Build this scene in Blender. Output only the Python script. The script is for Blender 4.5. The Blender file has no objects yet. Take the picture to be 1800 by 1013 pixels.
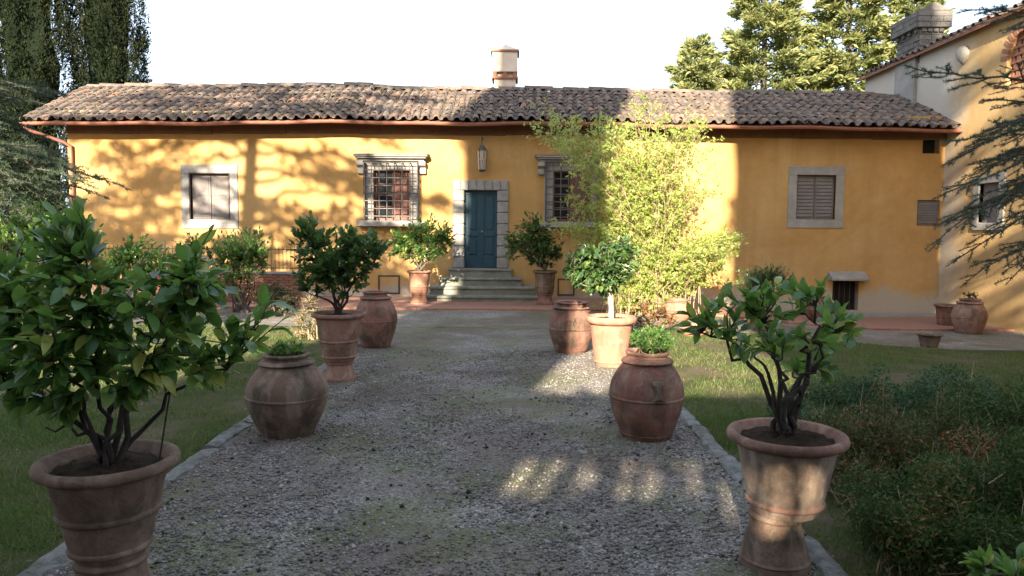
import bpy, math, random
import numpy as np
from mathutils import Vector, Matrix

rng = np.random.default_rng(11)
random.seed(11)
SC = bpy.context.scene
COL = SC.collection

# ------------------------------------------------------------------ camera
H = 2.0
FPX = 1300.0                        # focal length in pixels of an 1800 x 1013 picture
PITCH = math.atan(96.5 / FPX)
ROLL = math.radians(0.40)
cam_data = bpy.data.cameras.new('camera')
cam_data.sensor_width = 36.0
cam_data.lens = 36.0 * FPX / 1800.0
cam_data.clip_end = 2000.0
cam_data.clip_start = 0.05
cam = bpy.data.objects.new('camera', cam_data)
COL.objects.link(cam)
CAM_ROT = Matrix.Rotation(math.radians(90) - PITCH, 3, 'X') @ Matrix.Rotation(ROLL, 3, 'Z')
cam.matrix_world = Matrix.Translation((0, 0, H)) @ CAM_ROT.to_4x4()
SC.camera = cam

# ------------------------------------------------------------------ sky, sun, exposure
SDX, SDZ = 0.23, 0.39               # the sunlight runs (SDX, 1, -SDZ): from behind the camera, a little from the left
SUN_DIR = Vector((SDX, 1.0, -SDZ)).normalized()
world = bpy.data.worlds.new('World')
SC.world = world
world.use_nodes = True
nt = world.node_tree
bg = nt.nodes['Background']
sky = nt.nodes.new('ShaderNodeTexSky')
sky.sky_type = 'NISHITA'
sky.sun_disc = False
sky.sun_elevation = math.asin(-SUN_DIR.z)
sky.sun_rotation = math.atan2(-SUN_DIR.x, -SUN_DIR.y)
sky.air_density = 1.0
sky.dust_density = 2.5
sky.ozone_density = 1.0
mixn = nt.nodes.new('ShaderNodeMix')
mixn.data_type = 'RGBA'
mixn.inputs[0].default_value = 0.5
mixn.inputs[7].default_value = (6.6, 7.5, 9.2, 1)      # even pale blue mixed in to whiten the sky and cool the shade
nt.links.new(sky.outputs[0], mixn.inputs[6])
nt.links.new(mixn.outputs[2], bg.inputs[0])
bg.inputs[1].default_value = 0.06

sun_data = bpy.data.lights.new('sun', 'SUN')
sun_data.energy = 5.0
sun_data.angle = math.radians(0.55)
sun_data.color = (1.0, 0.87, 0.68)
sun = bpy.data.objects.new('sun', sun_data)
sun.rotation_euler = SUN_DIR.to_track_quat('-Z', 'Y').to_euler()
sun.location = (-20, -60, 40)
COL.objects.link(sun)

SC.view_settings.view_transform = 'Standard'
SC.view_settings.look = 'None'
SC.view_settings.gamma = 1.0
SC.view_settings.use_curve_mapping = False
SC.view_settings.exposure = 2.25
try:
    SC.cycles.use_denoising = True
    SC.cycles.max_bounces = 6
    SC.cycles.transparent_max_bounces = 4
except Exception:
    pass

# ------------------------------------------------------------------ where a place in the photograph stands
def ray(px, py):
    return CAM_ROT @ Vector(((px - 900) / FPX, -(py - 506.5) / FPX, -1.0))

def at_y(px, py, Y):
    d = ray(px, py)
    return Vector((0, 0, H)) + d * (Y / d.y)

def at_z(px, py, Z=0.0):
    d = ray(px, py)
    return Vector((0, 0, H)) + d * ((Z - H) / d.z)

def at_x(px, py, X):
    d = ray(px, py)
    return Vector((0, 0, H)) + d * (X / d.x)

# ------------------------------------------------------------------ object helpers
def tag(o, label=None, cat=None, group=None, kind=None):
    if label: o['label'] = label
    if cat: o['category'] = cat
    if group: o['group'] = group
    if kind: o['kind'] = kind
    return o

def thing(name, label, cat, loc=(0, 0, 0), group=None, kind=None):
    o = bpy.data.objects.new(name, None)
    o.empty_display_size = 0.1
    COL.objects.link(o)
    o.location = loc
    return tag(o, label, cat, group, kind)

def adopt(o, parent):
    """o keeps world coordinates; parent is an Empty or a mesh that has not been rotated"""
    if parent is not None:
        o.parent = parent
        m = Matrix.Identity(4)
        p = parent
        m = world_of(parent)
        o.matrix_parent_inverse = m.inverted()

def world_of(o):
    m = Matrix.LocRotScale(o.location, o.rotation_euler, o.scale)
    if o.parent is not None:
        m = world_of(o.parent) @ o.matrix_parent_inverse @ m
    return m

def link_mesh(name, me, mat, parent=None, loc=None, rot=None, scale=None):
    if mat is not None and len(me.materials) == 0:
        me.materials.append(mat)
    o = bpy.data.objects.new(name, me)
    COL.objects.link(o)
    if loc is not None: o.location = loc
    if rot is not None: o.rotation_euler = rot
    if scale is not None: o.scale = scale
    adopt(o, parent)
    return o

class MB:
    def __init__(s):
        s.v = []; s.f = []
    def box(s, x0, x1, y0, y1, z0, z1):
        i = len(s.v)
        s.v += [(x0,y0,z0),(x1,y0,z0),(x1,y1,z0),(x0,y1,z0),(x0,y0,z1),(x1,y0,z1),(x1,y1,z1),(x0,y1,z1)]
        s.f += [(i,i+3,i+2,i+1),(i+4,i+5,i+6,i+7),(i,i+1,i+5,i+4),(i+1,i+2,i+6,i+5),(i+2,i+3,i+7,i+6),(i+3,i,i+4,i+7)]
        return s
    def quad(s, a, b, c, d):
        i = len(s.v); s.v += [tuple(a), tuple(b), tuple(c), tuple(d)]; s.f.append((i, i+1, i+2, i+3)); return s
    def lathe(s, prof, c=(0, 0, 0), n=40, wob=0.0, caps=True):
        i = len(s.v); m = len(prof)
        ph = random.random() * 6
        for r, z in prof:
            for k in range(n):
                a = 2 * math.pi * k / n
                w = 1 + wob * (math.sin(2*a + ph + z*3) * .6 + math.sin(3*a - ph*2 + z*7) * .4)
                s.v.append((c[0] + r*w*math.cos(a), c[1] + r*w*math.sin(a), c[2] + z + (wob*.25*math.sin(a+ph) if r > .01 else 0)))
        for j in range(m - 1):
            for k in range(n):
                k2 = (k + 1) % n
                s.f.append((i+j*n+k, i+j*n+k2, i+(j+1)*n+k2, i+(j+1)*n+k))
        if caps:
            s.f.append(tuple(i + k for k in range(n - 1, -1, -1)))
            s.f.append(tuple(i + (m-1)*n + k for k in range(n)))
        return s
    def tube(s, pts, radii, n=6, caps=True):
        i = len(s.v); m = len(pts)
        P = [Vector(p) for p in pts]
        for j, p in enumerate(P):
            d = (P[min(j+1, m-1)] - P[max(j-1, 0)])
            if d.length < 1e-9: d = Vector((0, 0, 1))
            d.normalize()
            a = d.orthogonal().normalized() if j == 0 else (a - d * a.dot(d)).normalized()
            b = d.cross(a)
            r = radii[j] if hasattr(radii, '__len__') else radii
            for k in range(n):
                t = 2 * math.pi * k / n
                s.v.append(tuple(p + (a*math.cos(t) + b*math.sin(t)) * r))
        for j in range(m - 1):
            for k in range(n):
                k2 = (k + 1) % n
                s.f.append((i+j*n+k, i+j*n+k2, i+(j+1)*n+k2, i+(j+1)*n+k))
        if caps and n > 2:
            s.f.append(tuple(i + k for k in range(n - 1, -1, -1)))
            s.f.append(tuple(i + (m-1)*n + k for k in range(n)))
        return s
    def prism(s, poly, ax, d0, d1):
        """poly: (u, w) points, extruded along axis ax ('x','y','z') from d0 to d1"""
        i = len(s.v); n = len(poly)
        for d in (d0, d1):
            for u, w in poly:
                s.v.append({'y': (u, d, w), 'x': (d, u, w), 'z': (u, w, d)}[ax])
        s.f.append(tuple(i + k for k in range(n - 1, -1, -1)))
        s.f.append(tuple(i + n + k for k in range(n)))
        for k in range(n):
            k2 = (k + 1) % n
            s.f.append((i+k, i+k2, i+n+k2, i+n+k))
        return s
    def mesh(s, name, smooth=False, bevel=0.0):
        me = bpy.data.meshes.new(name)
        me.from_pydata(s.v, [], s.f)
        me.update()
        import bmesh
        bm = bmesh.new(); bm.from_mesh(me)
        bmesh.ops.recalc_face_normals(bm, faces=bm.faces)
        if bevel > 0:
            bmesh.ops.bevel(bm, geom=[e for e in bm.edges if e.is_manifold and e.calc_face_angle(0) > .6], offset=bevel, segments=1, affect='EDGES')
        bm.to_mesh(me); bm.free()
        if smooth:
            me.polygons.foreach_set('use_smooth', [True] * len(me.polygons))
            try: me.set_sharp_from_angle(angle=math.radians(50))
            except Exception: pass
        return me
    def build(s, name, mat, parent=None, smooth=False, bevel=0.0):
        return link_mesh(name, s.mesh(name, smooth, bevel), mat, parent)

def np_mesh(name, V, F, rnd=None):
    """V (n,3), F (m,k) arrays -> mesh; rnd per vertex float attribute"""
    V = np.asarray(V, np.float32); F = np.asarray(F, np.int32)
    me = bpy.data.meshes.new(name)
    me.vertices.add(len(V)); me.vertices.foreach_set('co', V.ravel())
    k = F.shape[1]
    me.loops.add(F.size); me.loops.foreach_set('vertex_index', F.ravel())
    me.polygons.add(len(F))
    me.polygons.foreach_set('loop_start', np.arange(len(F), dtype=np.int32) * k)
    me.update(calc_edges=True)
    if rnd is not None:
        at = me.attributes.new('rnd', 'FLOAT', 'POINT')
        at.data.foreach_set('value', np.asarray(rnd, np.float32))
    me.validate()
    return me

def unit(a):
    return a / (np.linalg.norm(a, axis=-1, keepdims=True) + 1e-9)

def frames(d, up):
    """local x along d, local z near up -> (N,3,3) with columns x,y,z"""
    x = unit(d)
    y = unit(np.cross(up, x))
    z = np.cross(x, y)
    return np.stack([x, y, z], axis=2)

def inst(base_v, base_f, R, loc, scale, rnd):
    """merge N copies of a small base mesh: V, F, rnd arrays"""
    bv = np.asarray(base_v, float); bf = np.asarray(base_f, int)
    N = len(loc); k = len(bv)
    sc = np.asarray(scale)
    if sc.ndim == 1: sc = sc[:, None].repeat(3, 1)
    loc3 = np.einsum('nij,nkj->nki', R, bv[None] * sc[:, None, :]) + loc[:, None, :]
    F = (bf[None] + (np.arange(N) * k)[:, None, None]).reshape(-1, bf.shape[1])
    return loc3.reshape(-1, 3), F, np.repeat(rnd, k)

def rand_unit(n):
    return unit(rng.normal(size=(n, 3)))

# small base shapes ---------------------------------------------------------
def leaf_base(w=.245, fold=.10, droop=.16):
    xs = [0, .22, .5, .78, 1.0]; ws = [0, .8*w, w, .68*w, 0]
    V = []; 
    for x in xs: V.append((x, 0, -droop*x*x))
    for x, q in zip(xs[1:4], ws[1:4]):
        V.append((x, q, fold*q/w*.6 - droop*x*x)); V.append((x, -q, fold*q/w*.6 - droop*x*x))
    F = [(0,1,5),(0,6,1),(1,2,7),(1,7,5),(1,6,8),(1,8,2),(2,3,9),(2,9,7),(2,8,10),(2,10,3),(3,4,9),(3,10,4)]
    return V, F
LEAF = leaf_base()
SMALL_LEAF = ([(0,0,0),(.5,.22,.05),(1,0,-.05),(.5,-.22,.05)], [(0,1,2),(0,2,3)])
BLADE = ([(0,-.5,0),(0,.5,0),(1,0,0)], [(0,1,2)])
OCTA = ([(1,0,0),(-1,0,0),(0,1,0),(0,-1,0),(0,0,1),(0,0,-1)],
        [(0,2,4),(2,1,4),(1,3,4),(3,0,4),(2,0,5),(1,2,5),(3,1,5),(0,3,5)])

# ------------------------------------------------------------------ materials
def new_mat(name):
    m = bpy.data.materials.new(name); m.use_nodes = True
    n = m.node_tree.nodes; b = n['Principled BSDF']
    return m, m.node_tree, b

def nz(t, scale, detail=4, rough=.6, coord='obj', dist=0.0, vec=None):
    g = t.nodes.new('ShaderNodeTexNoise')
    g.inputs['Scale'].default_value = scale; g.inputs['Detail'].default_value = detail
    g.inputs['Roughness'].default_value = rough; g.inputs['Distortion'].default_value = dist
    if vec is None:
        vec = world_pos(t)
    t.links.new(vec, g.inputs['Vector'])
    return g.outputs['Fac']

def world_pos(t):
    for n in t.nodes:
        if n.type == 'NEW_GEOMETRY': return n.outputs['Position']
    return t.nodes.new('ShaderNodeNewGeometry').outputs['Position']

def ramp(t, fac, stops):
    r = t.nodes.new('ShaderNodeValToRGB')
    e = r.color_ramp.elements
    while len(e) < len(stops): e.new(.5)
    for q, (p, c) in zip(e, stops):
        q.position = p
        q.color = (c, c, c, 1) if isinstance(c, (int, float)) else (*c, 1)
    t.links.new(fac, r.inputs[0])
    return r.outputs[0]

def mix(t, fac, a, b, mode='MIX'):
    m = t.nodes.new('ShaderNodeMix'); m.data_type = 'RGBA'; m.blend_type = mode
    for sock, v in ((m.inputs[0], fac), (m.inputs[6], a), (m.inputs[7], b)):
        if isinstance(v, (int, float)): sock.default_value = v if sock == m.inputs[0] else (v, v, v, 1)
        elif isinstance(v, tuple): sock.default_value = (*v, 1)
        else: t.links.new(v, sock)
    return m.outputs[2]

def mth(t, op, a, b=0.0):
    m = t.nodes.new('ShaderNodeMath'); m.operation = op; m.use_clamp = False
    for s_, v in ((m.inputs[0], a), (m.inputs[1], b)):
        if isinstance(v, (int, float)): s_.default_value = v
        else: t.links.new(v, s_)
    return m.outputs[0]

def bump(t, b, h, strength=.4, dist=.02):
    n = t.nodes.new('ShaderNodeBump'); n.inputs['Strength'].default_value = strength; n.inputs['Distance'].default_value = dist
    t.links.new(h, n.inputs['Height']); t.links.new(n.outputs[0], b.inputs['Normal'])

def sep(t):
    s = t.nodes.new('ShaderNodeSeparateXYZ'); t.links.new(world_pos(t), s.inputs[0]); return s.outputs

def attr_rnd(t):
    a = t.nodes.new('ShaderNodeAttribute'); a.attribute_name = 'rnd'; return a.outputs['Fac']

def obj_rnd(t):
    return t.nodes.new('ShaderNodeObjectInfo').outputs['Random']

def mat_plain(name, c1, c2=None, scale=6., rough=.8, bs=.3, bd=.01, bscale=None, metal=0.0, spec=.3, detail=5):
    m, t, b = new_mat(name)
    f = nz(t, scale, detail)
    c2 = c2 or tuple(x * .7 for x in c1)
    t.links.new(ramp(t, f, [(.32, c1), (.68, c2)]), b.inputs['Base Color'])
    b.inputs['Roughness'].default_value = rough
    b.inputs['Metallic'].default_value = metal
    b.inputs['Specular IOR Level'].default_value = spec
    if bs: bump(t, b, nz(t, bscale or scale * 6, 4), bs, bd)
    return m

def mat_leaf(name, ca, cb, cc=None, rough=.42, trans=.3, tcol=None, spec=.5):
    m, t, b = new_mat(name)
    stops = [(0, ca), (1, cb)] if cc is None else [(0, ca), (.6, cb), (.93, cc), (1, tuple(min(.5, v) for v in (cc[0] * 1.9, cc[1] * 1.25, cc[2] * 1.1)))]
    col = ramp(t, attr_rnd(t), stops)
    col = mix(t, ramp(t, nz(t, 30, 2), [(.3, 0.), (.7, .35)]), col, tuple(x * .6 for x in ca))
    t.links.new(col, b.inputs['Base Color'])
    b.inputs['Roughness'].default_value = rough
    b.inputs['Specular IOR Level'].default_value = spec
    tr = t.nodes.new('ShaderNodeBsdfTranslucent')
    t.links.new(mix(t, .55, col, tcol or tuple(min(1, x * 1.7) for x in cb)), tr.inputs[0])
    ms = t.nodes.new('ShaderNodeMixShader'); ms.inputs[0].default_value = trans
    out = t.nodes['Material Output']
    t.links.new(b.outputs[0], ms.inputs[1]); t.links.new(tr.outputs[0], ms.inputs[2]); t.links.new(ms.outputs[0], out.inputs[0])
    return m

M = {}
def mk_plaster(name, ca, cb, cw, pale_edges):
    m, t, b = new_mat(name)
    base = ramp(t, nz(t, .55, 6, .62), [(.3, ca), (.7, cb)])
    base = mix(t, ramp(t, nz(t, 3.2, 6, .7), [(.42, 0.), (.75, .4)]), base, tuple(x * .70 for x in ca))
    base = mix(t, ramp(t, nz(t, .33, 7, .72, dist=.5), [(.46, 0.), (.62, .5)]), base, (.53, .365, .17))
    base = mix(t, ramp(t, nz(t, .9, 8, .75, dist=.8), [(.56, 0.), (.66, .4)]), base, (.36, .26, .15))
    # rain streaks: noise stretched along z
    mp = t.nodes.new('ShaderNodeMapping'); mp.inputs['Scale'].default_value = (2.6, 2.6, .16)
    t.links.new(world_pos(t), mp.inputs[0])
    base = mix(t, ramp(t, nz(t, 1.0, 5, .6, vec=mp.outputs[0]), [(.47, 0.), (.75, .6)]), base, tuple(x * .72 for x in cb))
    x, y, z = sep(t)
    low = mth(t, 'SUBTRACT', z, mth(t, 'SUBTRACT', mth(t, 'MULTIPLY', nz(t, 1.1, 7, .75), 1.5), .62))
    fac = ramp(t, low, [(0.0, .85), (.30, 0.)]) if pale_edges == 'low' else ramp(t, mth(t, 'MULTIPLY', mth(t, 'ADD', mth(t, 'SUBTRACT', y, 21.2), mth(t, 'MULTIPLY', nz(t, .9, 6, .7), 2.5)), .2), [(.25, 0.), (.55, .9)])
    base = mix(t, fac, base, cw)
    t.links.new(base, b.inputs['Base Color'])
    b.inputs['Roughness'].default_value = .92; b.inputs['Specular IOR Level'].default_value = .15
    bump(t, b, nz(t, 9, 7, .7), .35, .03)
    return m

def mk_terracotta(name, ca, cb, lime=.35, moss=.3):
    m, t, b = new_mat(name)
    base = ramp(t, nz(t, 2.2, 6, .65), [(.3, ca), (.7, cb)])
    base = mix(t, ramp(t, nz(t, 5.5, 7, .72, dist=.6), [(.50, 0.), (.66, lime)]), base, (.44, .37, .30))
    base = mix(t, ramp(t, nz(t, 3.1, 7, .7, dist=.4), [(.46, 0.), (.62, moss)]), base, (.055, .047, .032))
    base = mix(t, ramp(t, nz(t, 70, 3, .6), [(.35, .25), (.6, 0.)]), base, tuple(x * .5 for x in ca))
    mp = t.nodes.new('ShaderNodeMapping'); mp.inputs['Scale'].default_value = (6, 6, .7)
    t.links.new(world_pos(t), mp.inputs[0])
    base = mix(t, ramp(t, nz(t, 1.6, 5, .6, vec=mp.outputs[0]), [(.5, 0.), (.78, lime * 1.3)]), base, (.42, .34, .25))
    t.links.new(base, b.inputs['Base Color'])
    b.inputs['Roughness'].default_value = .88; b.inputs['Specular IOR Level'].default_value = .2
    bump(t, b, mix(t, .5, nz(t, 14, 6, .7), nz(t, 60, 3)), .45, .012)
    return m

def mk_tile(name, use_obj):
    m, t, b = new_mat(name)
    r = obj_rnd(t) if use_obj else attr_rnd(t)
    base = ramp(t, r, [(0, (.10, .076, .062)), (.25, (.20, .148, .115)), (.5, (.115, .092, .078)), (.72, (.24, .17, .128)), (.9, (.17, .145, .125)), (1, (.30, .165, .105))])
    base = mix(t, ramp(t, nz(t, 3.5, 6, .75), [(.42, 0.), (.60, .7)]), base, (.085, .072, .064))
    base = mix(t, ramp(t, nz(t, 9, 6, .75), [(.54, 0.), (.66, .6)]), base, (.28, .26, .235))
    base = mix(t, ramp(t, nz(t, 1.3, 5, .7), [(.58, 0.), (.72, .6)]), base, (.16, .15, .05))
    t.links.new(base, b.inputs['Base Color'])
    b.inputs['Roughness'].default_value = .95; b.inputs['Specular IOR Level'].default_value = .1
    bump(t, b, nz(t, 30, 5, .7), .6, .02)
    return m

def mk_gravel(name, moss_amt, c1, c2):
    m, t, b = new_mat(name)
    v = t.nodes.new('ShaderNodeTexVoronoi'); v.inputs['Scale'].default_value = 62
    t.links.new(world_pos(t), v.inputs['Vector'])
    v2 = t.nodes.new('ShaderNodeTexVoronoi'); v2.inputs['Scale'].default_value = 23
    t.links.new(world_pos(t), v2.inputs['Vector'])
    sp = t.nodes.new('ShaderNodeSeparateColor'); t.links.new(v.outputs['Color'], sp.inputs[0])
    base = ramp(t, sp.outputs[0], [(0, tuple(x*.55 for x in c1)), (.5, c1), (.85, c2), (1, tuple(min(1, x*1.35) for x in c2))])
    base = mix(t, ramp(t, nz(t, 1.1, 6, .7), [(.40, .0), (.66, .6)]), base, (.12, .10, .092))
    base = mix(t, ramp(t, nz(t, .45, 6, .7, dist=.4), [(.44, 0.), (.58, .8)]), base, mix(t, ramp(t, nz(t, 35, 5, .75), [(.35, 0.), (.65, 1.)]), (.085, .066, .052), (.17, .135, .11)))
    if moss_amt:
        x, y, z = sep(t)
        f = ramp(t, nz(t, .8, 7, .72, dist=.3), [(.44, 0.), (.60, moss_amt)])
        base = mix(t, mth(t, 'MULTIPLY', f, ramp(t, nz(t, 40, 3, .6), [(.3, .2), (.6, 1.)])), base, (.095, .115, .030))
    t.links.new(base, b.inputs['Base Color'])
    b.inputs['Roughness'].default_value = .95; b.inputs['Specular IOR Level'].default_value = .15
    bump(t, b, mix(t, .4, v.outputs['Distance'], v2.outputs['Distance']), .9, .018)
    return m

def mk_lawn(name):
    m, t, b = new_mat(name)
    base = ramp(t, nz(t, 1.2, 7, .7), [(.36, (.055, .078, .024)), (.5, (.085, .095, .038)), (.60, (.14, .112, .075))])
    base = mix(t, ramp(t, nz(t, 45, 4, .7), [(.35, 0.), (.7, .6)]), base, (.05, .038, .022))
    t.links.new(base, b.inputs['Base Color']); b.inputs['Roughness'].default_value = 1.0; b.inputs['Specular IOR Level'].default_value = .05
    bump(t, b, nz(t, 40, 5, .7), .8, .03)
    return m

def mk_brick(name):
    m, t, b = new_mat(name)
    br = t.nodes.new('ShaderNodeTexBrick'); br.inputs['Scale'].default_value = 1.0
    br.inputs['Brick Width'].default_value = .28; br.inputs['Row Height'].default_value = .14; br.inputs['Mortar Size'].default_value = .008
    br.inputs['Color1'].default_value = (.30, .13, .085, 1); br.inputs['Color2'].default_value = (.24, .12, .09, 1); br.inputs['Mortar'].default_value = (.16, .13, .11, 1)
    t.links.new(world_pos(t), br.inputs['Vector'])
    base = mix(t, ramp(t, nz(t, 2.5, 6, .7), [(.4, 0.), (.7, .5)]), br.outputs['Color'], (.22, .17, .13))
    t.links.new(base, b.inputs['Base Color']); b.inputs['Roughness'].default_value = .9
    bump(t, b, nz(t, 20, 5), .4, .01)
    return m

M['plaster'] = mk_plaster('ochre_plaster', (.40, .228, .080), (.475, .282, .106), (.38, .345, .29), 'low')
M['villa_plaster'] = mk_plaster('villa_plaster', (.44, .28, .12), (.50, .34, .16), (.50, .46, .40), 'patch')
M['tile'] = mk_tile('roof_tile_single', True)
M['tile_mass'] = mk_tile('roof_tile_mass', False)
M['terracotta'] = mk_terracotta('terracotta', (.23, .118, .088), (.30, .165, .122), .4, .6)
M['terracotta_dark'] = mk_terracotta('terracotta_dark', (.135, .085, .062), (.19, .122, .086), .3, .85)
M['terracotta_red'] = mk_terracotta('terracotta_red', (.20, .092, .068), (.255, .125, .092), .25, .75)
M['terracotta_limed'] = mk_terracotta('terracotta_limed', (.20, .135, .10), (.27, .195, .15), .6, .5)
M['terracotta_pale'] = mk_terracotta('terracotta_pale', (.34, .15, .095), (.41, .205, .135), .3, .3)
M['stone'] = mat_plain('grey_stone', (.30, .285, .26), (.20, .19, .175), 4, .9, .5, .02)
M['stone_pale'] = mat_plain('pale_stone', (.33, .31, .275), (.24, .225, .205), 3, .9, .4, .015)
M['stone_step'] = mat_plain('step_stone', (.24, .235, .20), (.15, .155, .12), 3, .92, .5, .02)
M['kerb'] = mat_plain('kerb_stone', (.25, .25, .235), (.105, .105, .085), 9, .97, .9, .03, detail=8)
M['chimney'] = mat_plain('chimney_stone', (.20, .185, .165), (.10, .094, .084), 3.5, .95, .7, .05)
M['chimney_pale'] = mat_plain('chimney_plaster', (.62, .52, .42), (.52, .42, .33), 2.5, .95, .3, .02)
M['brick_red'] = mat_plain('red_brick', (.33, .15, .09), (.24, .11, .07), 5, .9, .4, .02)
M['copper'] = mat_plain('copper_gutter', (.34, .15, .105), (.24, .10, .075), 3, .55, .15, .005, metal=.15)
M['soffit'] = mat_plain('soffit_wood', (.17, .085, .048), (.12, .06, .035), 3, .85, .3, .01)
M['door'] = mat_plain('blue_green_paint', (.026, .066, .092), (.018, .050, .072), 5, .5, .15, .004)
M['shutter_grey'] = mat_plain('grey_shutter', (.20, .175, .165), (.15, .13, .12), 4, .8, .2, .006)
M['shutter_brown'] = mat_plain('red_brown_wood', (.22, .095, .062), (.15, .065, .045), 4, .6, .2, .006)
M['iron'] = mat_plain('grey_iron', (.15, .14, .135), (.085, .075, .07), 14, .6, .2, .003, metal=.4)
M['iron_rust'] = mat_plain('rusty_iron', (.10, .065, .05), (.06, .05, .045), 14, .8, .2, .003, metal=.2)
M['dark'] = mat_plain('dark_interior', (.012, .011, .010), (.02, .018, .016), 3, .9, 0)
M['brass'] = mat_plain('brass', (.45, .36, .20), (.3, .24, .13), 10, .35, 0, metal=.8)
M['frame_white'] = mat_plain('window_frame_paint', (.50, .46, .42), (.40, .36, .33), 8, .6, .1, .003)
M['soil'] = mat_plain('soil', (.07, .05, .035), (.035, .026, .02), 14, 1.0, .9, .03, spec=.05)
M['bark'] = mat_plain('bark', (.13, .105, .082), (.075, .06, .048), 14, .95, .7, .01)
M['bark_pale'] = mat_plain('pale_bark', (.40, .36, .30), (.28, .25, .20), 14, .95, .5, .01)
M['bark_dark'] = mat_plain('dark_bark', (.06, .048, .040), (.035, .03, .027), 14, .95, .6, .01)
M['stem_tan'] = mat_plain('tan_stem', (.34, .25, .15), (.22, .16, .10), 14, .9, .3, .004)
M['brick_paving'] = mk_brick('brick_paving')
M['gravel_path'] = mk_gravel('gravel', .8, (.195, .176, .162), (.315, .288, .268))
M['gravel_strip'] = mk_gravel('gravel_strip', .5, (.205, .188, .168), (.33, .305, .28))
M['lawn'] = mk_lawn('lawn_soil')
gm, gt, gb = new_mat('pebble')
pc_ = (ramp(gt, attr_rnd(gt), [(0, (.055, .046, .04)), (.3, (.145, .128, .116)), (.7, (.235, .215, .20)), (.93, (.42, .395, .375)), (1, (.28, .20, .15))]))
gt.links.new(mix(gt, ramp(gt, nz(gt, .9, 6, .72), [(.42, 0.), (.62, .75)]), pc_, (.082, .066, .056)), gb.inputs['Base Color'])
gb.inputs['Roughness'].default_value = .9
M['pebble'] = gm
glm, glt, glb = new_mat('window_glass')
glb.inputs['Base Color'].default_value = (.02, .024, .026, 1); glb.inputs['Roughness'].default_value = .08
M['glass'] = glm
cgm, cgt, cgb = new_mat('clear_glass')
cgb.inputs['Base Color'].default_value = (.75, .75, .70, 1); cgb.inputs['Roughness'].default_value = .15; cgb.inputs['Transmission Weight'].default_value = .8
M['lamp_glass'] = cgm
M['citrus'] = mat_leaf('citrus_leaf', (.042, .112, .030), (.098, .205, .050), (.21, .32, .075), .30, .40, (.28, .50, .08))
M['citrus_dark'] = mat_leaf('citrus_leaf_dark', (.038, .090, .028), (.072, .145, .042), (.13, .20, .055), .33, .3, (.18, .33, .06))
M['yellow_leaf'] = mat_leaf('yellow_green_leaf', (.20, .29, .05), (.36, .44, .10), (.50, .50, .18), .5, .5, (.62, .70, .2))
M['olive_leaf'] = mat_leaf('fine_leaf', (.045, .07, .022), (.075, .10, .035), (.13, .10, .05), .5, .25)  # dull green to brown leaves of the small bushes
M['brush_leaf'] = mat_leaf('dull_shrub_leaf', (.030, .066, .014), (.060, .105, .020), (.13, .10, .035), .6, .25, spec=.25)
M['red_brush'] = mat_leaf('brown_shrub_leaf', (.040, .068, .014), (.090, .088, .026), (.22, .10, .045), .6, .25, spec=.25)
M['blue_brush'] = mat_leaf('bluish_shrub_leaf', (.028, .068, .026), (.052, .112, .042), (.085, .15, .05), .6, .25, spec=.3)
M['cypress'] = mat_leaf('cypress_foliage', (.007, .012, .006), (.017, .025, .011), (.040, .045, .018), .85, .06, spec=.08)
M['cedar'] = mat_leaf('cedar_needles', (.026, .052, .030), (.050, .086, .046), (.090, .125, .065), .6, .12)
M['fir'] = mat_leaf('fir_foliage', (.10, .135, .045), (.20, .23, .08), (.32, .32, .13), .6, .35)
M['grass'] = mat_leaf('grass_blade', (.050, .110, .018), (.095, .165, .028), (.22, .20, .08), .55, .35)
_g = M['grass'].node_tree; _b = _g.nodes['Principled BSDF']
_src = _b.inputs['Base Color'].links[0].from_socket
_g.links.new(mix(_g, ramp(_g, nz(_g, .75, 7, .72, dist=.5), [(.44, 0.), (.62, .85)]), _src, (.17, .14, .075)), _b.inputs['Base Color'])
M['dead_leaf'] = mat_leaf('dead_leaf', (.05, .03, .018), (.13, .075, .035), (.25, .16, .08), .8, .1)
M['red_leaf'] = mat_leaf('reddish_leaf', (.16, .06, .035), (.24, .12, .05), (.12, .14, .03), .5, .25)

# ================================================================== SETTING
def smooth(a, b, x):
    t = np.clip((x - a) / (b - a), 0, 1); return t * t * (3 - 2 * t)

def gz(x, y):
    return -.45 * smooth(3., 10., np.asarray(x, float)) * smooth(9., 17., np.asarray(y, float))

def sheet(name, xs, ys, dz, mat, rough=0.0):
    X, Y = np.meshgrid(np.asarray(xs, float), np.asarray(ys, float), indexing='ij')
    Z = gz(X, Y) + dz
    if rough: Z = Z + rng.normal(size=Z.shape) * rough
    nx, ny = X.shape
    V = np.stack([X, Y, Z], 2).reshape(-1, 3)
    i = np.arange(nx - 1)[:, None] * ny + np.arange(ny - 1)[None]
    F = np.stack([i, i + ny, i + ny + 1, i + 1], 2).reshape(-1, 4)
    me = np_mesh(name, V, F)
    me.polygons.foreach_set('use_smooth', [True] * len(me.polygons))
    o = link_mesh(name, me, mat)
    o['kind'] = 'structure'
    return o

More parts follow.
